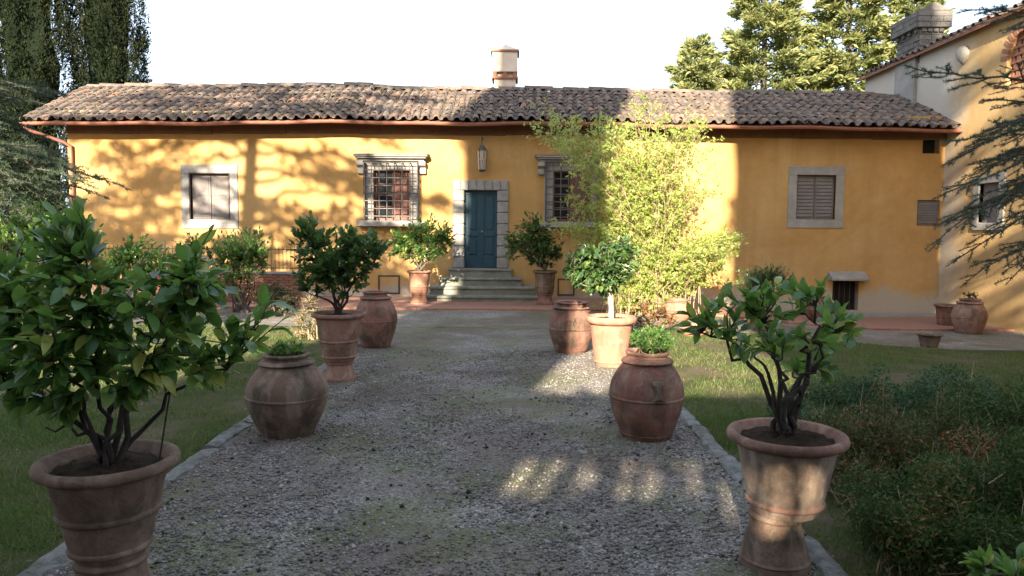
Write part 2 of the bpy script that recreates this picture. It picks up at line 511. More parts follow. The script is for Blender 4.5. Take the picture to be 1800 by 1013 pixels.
far = [-600, -300, -150, -80, -50, -35]
sheet('ground', far + list(np.arange(-28, 28.1, .5)) + [-f for f in far[::-1]], [-600, -200, -80, -40, -20] + list(np.arange(-14, 40.1, .5)) + [60, 120, 300, 700, 1500], 0, M['lawn'])
PX0, PX1 = -2.68, 1.84                      # gravel path between its two kerbs
SY0, SY1 = 15.5, 19.1                       # gravel strip along the house
WY = 22.5                                   # front wall plane
sheet('gravel_path', np.linspace(PX0, PX1, 40), np.linspace(-4, SY0 - .002, 160), .006, M['gravel_path'], .0025)
sheet('gravel_forecourt', np.linspace(-24, 12.99, 75), np.linspace(SY0, SY1, 12), .008, M['gravel_strip'], .002)
sheet('brick_pavement', np.linspace(-13.5, 12.99, 55), np.linspace(SY1, WY, 9), .045, M['brick_paving'])
sheet('wall_footing', np.linspace(6.9, 12.985, 14), np.linspace(21.75, WY - .003, 4), .10, M['stone_pale'])
MB().prism([(21.75, -.6), (21.75, -.354), (21.80, -.346), (21.80, -.6)], 'x', 9.8, 12.98).build('wall_footing', M['stone_pale'])['kind'] = 'structure'
# edging course of the pavement
pe = thing('pavement_edging', 'row of flat bricks edging the red pavement along the house', 'edging', (0, SY1, 0), kind='structure')
ebm = MB().box(-.245, .245, -.06, .06, -.08, .052).mesh('edging_brick', bevel=.008)
for k in range(53):
    x = -13.2 + k * .5
    link_mesh('edging_brick', ebm, M['brick_red'], pe, (x, SY1 - .062 + rng.normal() * .006, float(gz(x, SY1)) + rng.normal() * .004), (0, 0, rng.normal() * .012))

# kerbs: rounded stones end to end
def kerb_mesh(seed, L):
    r = np.random.default_rng(seed)
    b = MB(); prof = [(-.08, -.12), (-.082, .016), (-.068, .042), (-.02, .054), (.03, .052), (.068, .040), (.082, .014), (.08, -.12)]; n = len(prof); m = 9
    for j in range(m):
        y = -L/2 + .008 + (L - .016) * j / (m - 1); q = .86 if j in (0, m - 1) else 1.0
        for (u, w) in prof: b.v.append((u*q + r.normal()*.008, y + r.normal()*.008 * (0 < j < m - 1), w*q + r.normal()*.007))
    for j in range(m - 1):
        for k in range(n - 1): b.f.append((j*n+k, j*n+k+1, (j+1)*n+k+1, (j+1)*n+k))
    b.f.append(tuple(range(n))); b.f.append(tuple((m-1)*n + k for k in range(n-1, -1, -1)))
    return b.mesh('kerb_stone', smooth=False)
KL = [.62, .85, 1.05, .74, .95]
KM = [kerb_mesh(s, KL[s]) for s in range(5)]
for side, x, lab in (('l', PX0 - .07, 'pale stone kerb along the left edge of the gravel path'), ('r', PX1 + .07, 'stone kerb along the right edge of the gravel path')):
    kt = thing('path_kerb', lab, 'kerb', (x, 3, 0), kind='structure')
    yk = 2.2
    while yk < 15.0:
        k = int(rng.integers(5))
        link_mesh('kerb_stone', KM[k], M['kerb'], kt, (x + rng.normal()*.010, yk + KL[k] / 2, -.010 + rng.normal()*.008), (rng.normal()*.010, rng.normal()*.03, rng.normal()*.014))
        yk += KL[k] + .012

# ------------------------------------------------------------------ long low house
house = thing('farmhouse', 'long low ochre house with a tiled roof and a blue door', 'house', (0, WY, 0))
HX0, HX1 = -13.4, 13.0
YE, YR = 21.8, 25.2
ZE = at_y(900, 211, YE).z; ZR = at_y(900, 159, YR).z
SL = math.atan2(ZR - ZE, YR - YE); SLEN = math.hypot(ZR - ZE, YR - YE)
def dzf(x):
    return float(-.10 * smooth(0, 13, x) - .10 * smooth(-5, -14, x) + .02 * math.sin(x * .9) + .012 * math.sin(x * 2.3 + 1))
def rdz(x):                                # ridge: higher on the left part, saddle-backed
    return dzf(x) + (.10 if x < -4.6 else 0.)

def wall_holes(b, x0, x1, z0, z1, holes, Y0, Y1):
    xs = sorted({x0, x1, *[h[0] for h in holes], *[h[1] for h in holes]})
    zs = sorted({z0, z1, *[h[2] for h in holes], *[h[3] for h in holes]})
    inside = lambda x, z: any(h[0] < x < h[1] and h[2] < z < h[3] for h in holes)
    for i in range(len(xs) - 1):
        for j in range(len(zs) - 1):
            if inside((xs[i] + xs[i+1]) / 2, (zs[j] + zs[j+1]) / 2): continue
            b.quad((xs[i], Y0, zs[j]), (xs[i+1], Y0, zs[j]), (xs[i+1], Y0, zs[j+1]), (xs[i], Y0, zs[j+1]))
    for (a, c, e, f) in holes:
        b.quad((a, Y0, e), (a, Y1, e), (a, Y1, f), (a, Y0, f)); b.quad((c, Y0, e), (c, Y0, f), (c, Y1, f), (c, Y1, e))
        b.quad((a, Y0, e), (c, Y0, e), (c, Y1, e), (a, Y1, e)); b.quad((a, Y0, f), (a, Y1, f), (c, Y1, f), (c, Y0, f))

def rect(px0, px1, py0, py1, Y=WY):
    a = at_y((px0 + px1) / 2, py0, Y); c = at_y((px0 + px1) / 2, py1, Y)
    l = at_y(px0, (py0 + py1) / 2, Y); r = at_y(px1, (py0 + py1) / 2, Y)
    return [l.x, r.x, c.z, a.z]

R_left = rect(335, 403, 306, 386)
R_barL = rect(657, 722, 299, 388)
R_door = rect(815, 875, 335, 472)
R_barR = rect(972, 1037, 301, 390)
R_right = rect(1400, 1468, 308, 386)
R_cell = rect(1463, 1509, 494, 546)
R_small = rect(1612, 1652, 352, 397)
R_top = rect(1622, 1652, 239, 270)
R_small[1] = min(R_small[1], 12.93); R_top[1] = min(R_top[1], 12.93)
HOLES = [tuple(r) for r in (R_left, R_barL, R_door, R_barR, R_right, R_cell, R_small, R_top)]
WTOP = ZE + .30
wb = MB(); wall_holes(wb, HX0, HX1 - .004, -.6, WTOP, HOLES, WY, WY + .32)
wb.quad((HX0, WY, -.6), (HX0, WY, WTOP), (HX0, 2*YR - WY, WTOP), (HX0, 2*YR - WY, -.6))
wb.quad((HX0, 2*YR - WY, -.6), (HX0, 2*YR - WY, WTOP), (HX1, 2*YR - WY, WTOP), (HX1, 2*YR - WY, -.6))
i0 = len(wb.v); wb.v += [(HX0, WY, WTOP), (HX0, YR, ZR - .25), (HX0, 2*YR - WY, WTOP)]; wb.f.append((i0, i0+1, i0+2))
wall = wb.build('wall', M['plaster'], house)

# roof: decks, gutter, soffit
NX = 56
rx = np.linspace(-14.2, HX1, NX)
rd = MB()
for thick in (0,):
    for k in range(NX - 1):
        a, c = float(rx[k]), float(rx[k+1]); za, zc = dzf(a) - .07, dzf(c) - .07; ra, rc = rdz(a) - .07, rdz(c) - .07
        rd.quad((a, YE, ZE + za), (c, YE, ZE + zc), (c, YR, ZR + rc), (a, YR, ZR + ra))
        rd.quad((a, YR, ZR + ra), (c, YR, ZR + rc), (c, 2*YR - YE, ZE + zc), (a, 2*YR - YE, ZE + za))
        rd.quad((a, YE, ZE + za - .10), (a, WY + .02, ZE + za + .25), (c, WY + .02, ZE + zc + .25), (c, YE, ZE + zc - .10))
        rd.quad((a, YE, ZE + za - .10), (c, YE, ZE + zc - .10), (c, YE, ZE + zc), (a, YE, ZE + za))
a = float(rx[0]); za = dzf(a) - .07; ra = rdz(a) - .07
rd.quad((a, YE, ZE+za-.10), (a, YE, ZE+za), (a, YR, ZR+ra), (a, YR, ZR+ra-.2)); rd.quad((a, YR, ZR+ra-.2), (a, YR, ZR+ra), (a, 2*YR-YE, ZE+za), (a, 2*YR-YE, ZE+za-.1))
roof = rd.build('roof', M['soffit'], house)
fz = at_y(900, 238, WY).z
for k in range(12):
    a = HX0 + (HX1 - .01 - HX0) * k / 12; c = HX0 + (HX1 - .01 - HX0) * (k + 1) / 12
    MB().box(a + .002, c - .002, WY - .07, WY + .05, fz + dzf((a + c) / 2) * .5, ZE + .12).build('eaves_board', M['soffit'], house, bevel=.01)
# gutter (half-round copper) and downpipe
gp = [(math.cos(t) * .075, math.sin(t) * .085) for t in np.linspace(math.pi * 1.0, math.pi * 2.0, 8)]
gm_ = MB()
for k in range(NX):
    x = float(rx[k]) - (.06 if k == 0 else 0)
    for (u, w) in gp: gm_.v.append((x, YE - .09 + u, ZE + dzf(x) - .085 + w))
    for (u, w) in gp[::-1]: gm_.v.append((x, YE - .09 + u * .93, ZE + dzf(x) - .082 + w * .93))
n = 16
for k in range(NX - 1):
    for j in range(n): gm_.f.append((k*n + j, k*n + (j+1) % n, (k+1)*n + (j+1) % n, (k+1)*n + j))
gm_.f.append(tuple(range(n)))
gm_.build('gutter', M['copper'], house, smooth=True)
for gx in np.arange(-13.2, 12.6, 1.6):
    MB().box(gx - .012, gx + .012, YE - .17, YE + .02, ZE + dzf(gx) - .105, ZE + dzf(gx) - .078).build('gutter_bracket', M['copper'], house)
dpx = -13.25
MB().tube([(-14.15, YE - .09, ZE - .17), (-14.15, YE - .09, ZE - .33), (-14.02, YE + .05, ZE - .42), (-13.42, WY - .20, ZE - .66), (dpx, WY - .10, ZE - .78), (dpx, WY - .085, ZE - 1.0), (dpx, WY - .085, .05)], .05, 10).build('downpipe', M['copper'], house, smooth=True)

# roof tiles
def coppo(L, r0, r1, th=.02, seg=5, flip=1):
    V = []; F = []
    for (y, r) in ((0, r0), (L, r1)):
        for rr in (r, r - th):
            for k in range(seg + 1):
                t = math.pi * k / seg
                V.append((rr * math.cos(t), y, flip * rr * math.sin(t) * .92))
    m = seg + 1
    for k in range(seg):
        F += [(k, k+1, 2*m+k+1, 2*m+k), (m+k, 3*m+k, 3*m+k+1, m+k+1), (k, m+k, m+k+1, k+1), (2*m+k, 2*m+k+1, 3*m+k+1, 3*m+k)]
    F += [(0, 2*m, 3*m, m), (seg, m+seg, 3*m+seg, 2*m+seg)]
    return V, F
ROWS, CSP = 9, .31
EXP = (SLEN - .02) / ROWS
tv, tf = coppo(EXP * 1.22, .102, .086)
cb = MB(); cb.v = tv; cb.f = tf
tile_me = cb.mesh('roof_tile', smooth=True)
tcols = np.arange(-14.03, HX1 - .05, CSP)
def slope_pt(x, s):
    f = s / SLEN
    return YE - .06 + math.cos(SL) * s, ZE + math.sin(SL) * s + dzf(x) * (1 - f) + rdz(x) * f
mass_R, mass_loc, mass_rnd = [], [], []
pan_R, pan_loc, pan_rnd = [], [], []
nt_ = 0
for row in range(ROWS):
    for ci, x in enumerate(tcols):
        s = row * EXP + rng.normal() * .03
        jx = x + rng.normal() * .016 + .03 * math.sin(row * 1.1 + ci * .4)
        y, z = slope_pt(jx, s)
        rot = Matrix.Rotation(rng.normal() * .035, 3, 'Z') @ Matrix.Rotation(SL - .045 + rng.normal() * .015, 3, 'X') @ Matrix.Rotation(rng.normal() * .06, 3, 'Y')
        zz = z + .005 + rng.normal() * .008
        if nt_ < 300:
            nt_ += 1
            link_mesh('roof_tile', tile_me, M['tile'], roof, (jx, y, zz), rot.to_euler())
        else:
            mass_R.append(np.array(rot)); mass_loc.append((jx, y, zz)); mass_rnd.append(rng.random())
        y, z = slope_pt(x + CSP / 2, s + .02)
        pan_R.append(np.array(Matrix.Rotation(SL - .045, 3, 'X'))); pan_loc.append((x + CSP/2 + rng.normal()*.01, y - .02, z + .055)); pan_rnd.append(rng.random())
V, F, r_ = inst(tv, tf, np.array(mass_R), np.array(mass_loc), np.ones(len(mass_loc)), np.array(mass_rnd))
me = np_mesh('roof_tiles_upper', V, F, r_); me.polygons.foreach_set('use_smooth', [True] * len(me.polygons)); me.set_sharp_from_angle(angle=.9)
o = link_mesh('roof_tiles_upper', me, M['tile_mass'], roof); o['kind'] = 'stuff'
pv, pf = coppo(EXP * 1.2, .095, .108, flip=-1)
V, F, r_ = inst(pv, pf, np.array(pan_R), np.array(pan_loc), np.ones(len(pan_loc)), np.array(pan_rnd))
me = np_mesh('gutter_tiles', V, F, r_); me.polygons.foreach_set('use_smooth', [True] * len(me.polygons)); me.set_sharp_from_angle(angle=.9)
o = link_mesh('gutter_tiles', me, M['tile_mass'], roof); o['kind'] = 'stuff'
rv, rf = coppo(.52, .15, .128, .022)
cb = MB(); cb.v = rv; cb.f = rf; ridge_me = cb.mesh('ridge_tile', smooth=True)
x = -14.25
while x < 12.9:
    link_mesh('ridge_tile', ridge_me, M['tile'], roof, (x, YR + rng.normal() * .015, ZR + rdz(x + .2) - .01 + rng.normal() * .02), (0, -.05 + rng.normal() * .02, -math.pi/2 + rng.normal() * .03))
    x += .43
# verge: tiles running up the left edge
for row in range(9):
    y, z = slope_pt(-14.2, row * EXP)
    link_mesh('verge_tile', tile_me, M['tile'], roof, (-14.22, y, z + .02), (SL - .045, rng.normal() * .06, rng.normal() * .03))

# ---- windows
def frame4(win, r, w, Y, proud, mat, name='frame_stone', wb_=None):
    x0, x1, z0, z1 = r; wb_ = wb_ or w
    for (a, c, e, f) in ((x0 - w, x1 + w, z1, z1 + w), (x0 - w, x1 + w, z0 - wb_, z0), (x0 - w, x0, z0 + .004, z1 - .004), (x1, x1 + w, z0 + .004, z1 - .004)):
        MB().box(a, c, Y - proud, Y + .10, e, f).build(name, mat, win, bevel=.008)

def panel_shutter(win, r, Y, mat, leaves=2, slats=0):
    x0, x1, z0, z1 = r
    for k in range(leaves):
        a = x0 + (x1 - x0) * k / leaves + .012; c = x0 + (x1 - x0) * (k + 1) / leaves - .006
        s = MB().box(a, c, Y, Y + .04, z0 + .012, z1 - .012).build('shutter', mat, win, bevel=.006)
        if slats:
            for j in range(slats):
                zc = z0 + .08 + (z1 - z0 - .16) * (j + .5) / slats
                h = (z1 - z0 - .16) / slats * .40
                MB().prism([(Y - .034, zc - h), (Y - .004, zc + h), (Y + .002, zc + h), (Y + .002, zc - h)], 'x', a + .05, c - .05).build('slat', mat, s)
        else:
            for (e, f) in ((z0 + .08, (z0 + z1)/2 - .04), ((z0 + z1)/2 + .04, z1 - .08)):
                MB().box(a + .06, c - .06, Y - .010, Y + .004, e, f).build('panel', mat, s, bevel=.008)

win = thing('window', None, None, (0, 0, 0)); adopt(win, house)
win['label'] = 'shuttered window in a pale stone frame on the sun-dappled left end'
frame4(win, R_left, .27, WY, .035, M['stone']); panel_shutter(win, R_left, WY + .09, M['shutter_grey'], 2)
xa, xb, za_, zb_ = R_left
for (a, c, e, f) in ((xa - .03, xa - .002, za_, zb_), (xb + .002, xb + .03, za_, zb_), (xa - .03, xb + .03, zb_ + .002, zb_ + .03)):
    MB().box(a, c, WY - .05, WY - .036, e, f).build('shutter_outline', M['iron_rust'], win)  # thin dark strips outlining the shutter
win = thing('window', None, None); adopt(win, house); win['label'] = 'grey slatted shutter in a flat stone frame on the shaded right end'
frame4(win, R_right, .26, WY, .03, M['stone_pale']); panel_shutter(win, R_right, WY + .12, M['shutter_grey'], 2, 11)
win = thing('window', None, None); adopt(win, house); win['label'] = 'small frameless window with a grey shutter near the right corner'
panel_shutter(win, R_small, WY + .08, M['shutter_grey'], 1, 8)
win = thing('wall_opening', None, None); adopt(win, house); win['label'] = 'small dark opening right under the eaves at the right corner'
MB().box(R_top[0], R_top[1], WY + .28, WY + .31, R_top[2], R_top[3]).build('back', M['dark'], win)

def barred_window(r, lab, right_open):
    win = thing('barred_window', None, None); adopt(win, house); win['label'] = lab
    x0, x1, z0, z1 = r; cx = (x0 + x1) / 2
    Yp = WY + .20
    # stone surround
    w = .27
    for (a, c, e, f) in ((x0 - w, x0, z0, z1), (x1, x1 + w, z0, z1), (x0 - w, x1 + w, z1 + .004, z1 + .24)):
        n_ = 3 if f - e > 1 else 1
        for k in range(n_):
            MB().box(a, c, WY - .05, WY + .12, e + (f - e) * k / n_ + .004, e + (f - e) * (k + 1) / n_).build('frame_stone', M['stone_pale'], win, bevel=.01)
    MB().box(cx - 1.02, cx + 1.02, WY - .36, WY + .1, z0 - .18, z0 - .004).build('sill', M['stone'], win, bevel=.012)
    # cornice in three courses and its two scroll brackets
    c = MB().box(cx - 1.10, cx + 1.10, WY - .36, WY + .05, z1 + .375, z1 + .43).build('cornice', M['stone_pale'], win, bevel=.01)
    MB().box(cx - 1.05, cx + 1.05, WY - .31, WY + .05, z1 + .32, z1 + .373).build('cornice_moulding', M['stone'], c, bevel=.012)
    MB().box(cx - .98, cx + .98, WY - .20, WY + .05, z1 + .25, z1 + .318).build('cornice_moulding', M['stone'], c, bevel=.012)
    MB().prism([(WY - .38, z1 + .432), (WY + .02, z1 + .50), (WY + .02, z1 + .432)], 'x', cx - 1.12, cx + 1.12).build('weathering', M['stone_pale'], c)
    for s in (-1, 1):
        q = cx + s * .93
        MB().prism([(WY + .02, z1 - .12), (WY - .12, z1 - .12), (WY - .15, z1 - .02), (WY - .10, z1 + .06), (WY - .24, z1 + .12), (WY - .27, z1 + .248), (WY + .02, z1 + .248)], 'x', q - .10, q + .10).build('bracket', M['stone_pale'], win, bevel=.008)
    # casement and inner shutter
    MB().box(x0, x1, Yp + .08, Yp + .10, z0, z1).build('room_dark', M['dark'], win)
    for (a, c_, e, f) in ((x0, x0 + .06, z0, z1), (cx - .035, cx + .035, z0, z1), (x0 + .06, cx - .035, z1 - .06, z1), (x0 + .06, cx - .035, z0, z0 + .08)):
        MB().box(a, c_, Yp - .02, Yp + .03, e, f).build('casement', M['shutter_brown'], win)
    for k in (1, 2, 3):
        zz = z0 + .08 + (z1 - z0 - .14) * k / 4
        MB().box(x0 + .06, cx - .035, Yp - .01, Yp + .02, zz - .014, zz + .014).build('glazing_bar', M['shutter_brown'], win)
    for k in range(4):
        e = z0 + .08 + (z1 - z0 - .14) * k / 4; f = e + (z1 - z0 - .14) / 4
        MB().box(x0 + .062, cx - .037, Yp + .006, Yp + .012, e + .015, f - .015).build('pane', M['glass'], win)
    sh = MB().box(cx + .037, x1 - .005, Yp - .03, Yp + .02, z0 + .02, z1 - .01).build('shutter', M['shutter_brown'], win, bevel=.006)
    for (e, f) in ((z0 + .12, z0 + .72), (z0 + .82, z1 - .10)):
        MB().box(cx + .11, x1 - .08, Yp - .042, Yp - .026, e, f).build('panel', M['shutter_brown'], sh, bevel=.01)
    # iron cage
    g0, g1 = cx - .80, cx + .80; h0, h1 = z0 - .10, z1 + .20; Yc = WY - .30; rb = .0165
    for k in range(8):
        x = g0 + (g1 - g0) * k / 7
        MB().tube([(x, Yc, h0 - .06), (x, Yc, h1)], rb, 6).build('bar', M['iron'], win)
        MB().tube([(x, Yc, h1 - .015), (x, WY - .06, h1 - .015)], rb, 6).build('bar', M['iron'], win)
    for k in range(9):
        z = h0 + (h1 - h0) * k / 8
        MB().tube([(g0, WY - .04, z), (g0, Yc + .022, z), (g1, Yc + .022, z), (g1, WY - .04, z)], rb, 6).build('bar', M['iron'], win)
    for s in (g0, g1):
        for yy in (Yc + .10, Yc + .19):
            MB().tube([(s + (.022 if s < cx else -.022), yy, h0 - .02), (s + (.022 if s < cx else -.022), yy, h1)], rb, 6).build('bar', M['iron'], win)
    return win
barred_window(R_barL, 'iron-caged window with a red-brown shutter, left of the blue door', True)
barred_window(R_barR, 'iron-caged window behind the airy shrub, right of the blue door', False)

# cellar window with a sloping stone cap
win = thing('cellar_window', None, None); adopt(win, house); win['label'] = 'low cellar window under a sloping stone cap'
cx = (R_cell[0] + R_cell[1]) / 2
MB().prism([(WY - .34, R_cell[3] + .02), (WY - .34, R_cell[3] + .09), (WY - .01, R_cell[3] + .29), (WY + .02, R_cell[3] + .29), (WY + .02, R_cell[3] + .02)], 'x', cx - .56, cx + .56).build('cap', M['stone_pale'], win, bevel=.012)
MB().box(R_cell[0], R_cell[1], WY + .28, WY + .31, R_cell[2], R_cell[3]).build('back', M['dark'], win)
for k in range(5):
    x = R_cell[0] + (R_cell[1] - R_cell[0]) * (k + .5) / 5
    MB().tube([(x, WY + .08, R_cell[2]), (x, WY + .08, R_cell[3])], .011, 6).build('bar', M['iron_rust'], win)
for (px0, px1, py0, py1) in ((665, 703, 484, 517), (980, 1010, 490, 520)):
    r = rect(px0, px1, py0, py1)
    h_ = MB().box(r[0] + .05, r[1] - .05, WY - .012, WY + .02, r[2] + .05, r[3] - .05).build('wall_hatch', M['plaster'], house)
    for (a, c, e, f) in ((r[0], r[1], r[3] - .045, r[3]), (r[0], r[1], r[2], r[2] + .045), (r[0], r[0] + .045, r[2] + .047, r[3] - .047), (r[1] - .045, r[1], r[2] + .047, r[3] - .047)):
        MB().box(a, c, WY - .02, WY + .02, e, f).build('hatch_frame', M['iron_rust'], h_)

# ---- door
door = thing('door', None, None); adopt(door, house); door['label'] = 'double door painted dark blue-green'
x0, x1, z0, z1 = R_door; cx = (x0 + x1) / 2; Yd = WY + .14
for s, (a, c) in enumerate(((x0, cx - .004), (cx + .004, x1))):
    lf = MB().box(a, c, Yd, Yd + .06, z0 + .01, z1).build('door_leaf', M['door'], door)
    st = .085
    for (p, q, e, f) in ((a, a + st, z0 + .012, z1), (c - st, c, z0 + .012, z1), (a + st, c - st, z1 - .12, z1), (a + st, c - st, z0 + .98, z0 + 1.12), (a + st, c - st, z0 + .012, z0 + .36)):
        MB().box(p + .001, q - .001, Yd - .03, Yd + .002, e, f - .001).build('door_rail', M['door'], lf, bevel=.006)
    for (e, f) in ((z0 + .42, z0 + .92), (z0 + 1.18, z1 - .18)):
        MB().box(a + st + .05, c - st - .05, Yd - .02, Yd + .002, e, f).build('door_panel', M['door'], lf, bevel=.014)
MB().lathe([(.0, -.03), (.02, -.028), (.033, 0), (.02, .028), (0, .03)], (0, 0, 0), 14).build('door_knob', M['brass'], door, smooth=True).location = (cx + .045, Yd - .07, z0 + 1.12)
MB().box(cx - .012, cx + .012, Yd - .04, Yd - .001, z0 + .02, z1).build('meeting_stile', M['door'], door)
ds = thing('door_surround', None, None); adopt(ds, house)
jw = .32
NB = 7
for s in (-1, 1):
    for k in range(NB):
        e = z0 + (z1 - z0) * k / NB; f = z0 + (z1 - z0) * (k + 1) / NB
        w_ = jw
        a, c = (x0 - w_, x0 + .02) if s < 0 else (x1 - .02, x1 + w_)
        MB().box(a, c, WY - .085 - rng.random() * .012, WY + .12, e + .012, f - .010).build('jamb_stone', M['stone'], ds, bevel=.022)
    MB().box(*((x0 - jw + .03, x0) if s < 0 else (x1, x1 + jw - .03)), WY - .05, WY + .1, z0, z1).build('joint_bed', M['stone'], ds)
nv = 7
for k in range(nv):
    a = x0 - jw + (x1 - x0 + 2*jw) * k / nv; c = x0 - jw + (x1 - x0 + 2*jw) * (k + 1) / nv
    MB().box(a + .006, c - .006, WY - .085 - rng.random() * .012, WY + .12, z1 + .004, z1 + .30).build('lintel_stone', M['stone'], ds, bevel=.018)
MB().box(x0 - jw + .02, x1 + jw - .02, WY - .05, WY + .1, z1 + .01, z1 + .28).build('joint_bed', M['stone'], ds)

# ---- steps
steps = thing('stone_steps', 'worn grey stone steps up to the blue door', 'steps', (cx, 21.3, 0))
lev = [(748, 946, 21.0, .20), (753, 941, 21.45, .43), (769, 918, 21.9, .67)]
pz = .04
for (p0, p1, y, z) in lev:
    a = at_y(p0, 505, y).x; c = at_y(p1, 505, y).x
    MB().box(a + .03, c - .03, y + .05, WY + .01, pz - .04, z - .075).build('riser', M['stone_step'], steps, bevel=.01)
    ns = 3; cut = [a, a + (c - a) * (.30 + rng.random()*.06), a + (c - a) * (.66 + rng.random()*.06), c]
    for k in range(ns):
        MB().box(cut[k] + .003, cut[k+1] - .003, y + rng.random()*.012, WY + .005, z - .073, z + rng.normal()*.003).build('tread', M['stone_step'], steps, bevel=.016)
    pz = z
MB().box(x0 - .42, x1 + .42, WY - .24, WY + .13, pz + .002, z0 - .065).build('riser', M['stone_step'], steps)
MB().box(x0 - .45, x1 + .45, WY - .28, WY + .135, z0 - .063, z0 + .004).build('threshold', M['stone_step'], steps, bevel=.012)

# ---- lantern
lp = at_y(847, 277, WY - .3)
lan = thing('wall_lantern', 'glazed metal lantern hanging on the wall above the blue door', 'lantern', (lp.x, lp.y, lp.z - .35))
def hexring(b, r0, z0_, r1, z1_):
    b.lathe([(r0, z0_), (r1, z1_)], (lp.x, lp.y, lp.z), 6, caps=True)
b = MB(); hexring(b, .155, .20, .05, .36); b.build('lantern_cap', M['iron'], lan)
b = MB(); hexring(b, .12, -.36, .15, .195); b.build('lantern_glass', M['lamp_glass'], lan)
for k in range(6):
    t = 2*math.pi*k/6
    MB().tube([(lp.x + .122*math.cos(t), lp.y + .122*math.sin(t), lp.z - .36), (lp.x + .153*math.cos(t), lp.y + .153*math.sin(t), lp.z + .20)], .011, 5).build('lantern_rib', M['iron'], lan)
b = MB(); hexring(b, .07, -.42, .13, -.362); b.build('lantern_base', M['iron'], lan)
b = MB(); b.lathe([(.03, -.34), (.03, -.1), (.012, -.08)], (lp.x, lp.y, lp.z), 10); b.build('candle', M['frame_white'], lan)
MB().tube([(lp.x, lp.y, lp.z + .36), (lp.x, lp.y, lp.z + .50), (lp.x, lp.y + .1, lp.z + .60), (lp.x, WY + .02, lp.z + .56)], .016, 6).build('hanger', M['iron'], lan)

# ---- chimney on the long house
cp = at_y(888, 120, 27.0)
ch = thing('chimney', 'slim pale chimney rising behind the middle of the long roof', 'chimney', (cp.x, 27.0, 6.2))
zt = at_y(888, 93, 27).z
MB().box(cp.x - .38, cp.x + .38, 26.6, 27.4, 5.6, zt - 1.0).build('shaft', M['chimney_pale'], ch)
MB().box(cp.x - .46, cp.x + .46, 26.52, 27.48, zt - 1.0, zt - .93).build('moulding', M['brick_red'], ch)
for (dx, dy) in ((-.36, 26.64), (.0, 26.64), (.36, 26.64), (-.36, 27.3), (.36, 27.3), (0, 27.3)):
    MB().box(cp.x + dx - .07, cp.x + dx + .07, dy - .06, dy + .06, zt - .93, zt - .75).build('vent_pier', M['brick_red'], ch)
MB().box(cp.x - .34, cp.x + .34, 26.72, 27.2, zt - .93, zt - .75).build('vent_core', M['chimney_pale'], ch)
MB().box(cp.x - .44, cp.x + .44, 26.55, 27.45, zt - .75, zt - .07).build('head', M['chimney_pale'], ch)
MB().box(cp.x - .50, cp.x + .50, 26.5, 27.5, zt - .07, zt).build('cap_slab', M['brick_red'], ch)
b = MB(); i = 0
b.v = [(cp.x - .48, 26.52, zt), (cp.x + .48, 26.52, zt), (cp.x + .48, 27.48, zt), (cp.x - .48, 27.48, zt), (cp.x, 27, zt + .30)]
b.f = [(0,1,4),(1,2,4),(2,3,4),(3,0,4),(3,2,1,0)]
b.build('cap_roof', M['chimney_pale'], ch)

# ------------------------------------------------------------------ villa block on the right (its side wall runs towards the camera)
VX = 13.0
villa = thing('villa', 'tall cream and yellow villa wing at the right edge', 'house', (VX, 18, -.5))
VZE = at_x(1515, 137, VX - .22).z; VY1 = at_x(1519, 200, VX).y
aw = [at_x(1806, 120, VX).y, at_x(1769, 120, VX).y]
az = [at_x(1769, 152, VX).z, at_x(1785, 92, VX).z]
ww = [at_x(1757, 350, VX).y, at_x(1722, 350, VX).y, at_x(1740, 392, VX).z, at_x(1740, 322, VX).z]
b = MB(); VH = [(aw[0] - .5, aw[1], az[0], az[1] + .5), tuple(ww)]
wall_holes(b, 6.0, VY1, -.8, VZE + .12, VH, 0, .4)
b.v = [(VX + y, x, z) for (x, y, z) in b.v]
b.quad((VX, VY1, -.8), (VX, VY1, VZE + .12), (VX + 9, VY1, VZE + 3), (VX + 9, VY1, -.8))
b.build('wall', M['villa_plaster'], villa)
# arched lattice opening
ac = (VH[0][0] + VH[0][1]) / 2; ar = (VH[0][1] - VH[0][0]) / 2; zs = VH[0][3] - ar
poly = [(VH[0][0] - .0, VH[0][3]), (VH[0][0], zs)] + [(ac - ar * math.cos(t), zs + ar * math.sin(t)) for t in np.linspace(0, math.pi, 14)] + [(VH[0][1], VH[0][3])]
ao = thing('arched_opening', None, None); adopt(ao, villa); ao['label'] = 'arched opening filled with a brick lattice, high on the wall'
for half in (0, 1):
    arc = [(ac - ar * math.cos(t), zs + ar * math.sin(t)) for t in np.linspace(0, math.pi / 2, 8)]
    if half: arc = [(2 * ac - u, w) for u, w in arc]
    pl = [(arc[0][0], VH[0][3] - .001)] + arc
    if half: pl = pl[::-1]
    MB().prism(pl, 'x', VX + .002, VX + .38).build('spandrel', M['villa_plaster'], ao)
for k in range(13):
    t = math.pi * (k + .5) / 13
    bb = MB().box(-.045, .045, -.06, .06, -.13, .13).build('arch_brick', M['brick_red'], ao, bevel=.006)
    bb.location = (VX + .03, ac - (ar + .12) * math.cos(t), zs + (ar + .12) * math.sin(t)); bb.rotation_euler = (math.pi / 2 - t, 0, 0)
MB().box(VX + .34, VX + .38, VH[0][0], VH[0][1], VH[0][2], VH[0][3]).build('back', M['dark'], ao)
nr = 7
for k in range(nr):
    z = VH[0][2] + (VH[0][3] - VH[0][2]) * k / nr
    MB().box(VX + .10, VX + .24, VH[0][0], VH[0][1], z, z + .06).build('lattice_brick', M['brick_red'], ao)
    for j in range(6):
        y = VH[0][0] + (VH[0][1] - VH[0][0]) * (j + .25 + .5 * (k % 2)) / 6
        MB().box(VX + .12, VX + .22, y - .07, y + .07, z + .062, z + (VH[0][3] - VH[0][2]) / nr - .002).build('lattice_brick', M['brick_red'], ao)
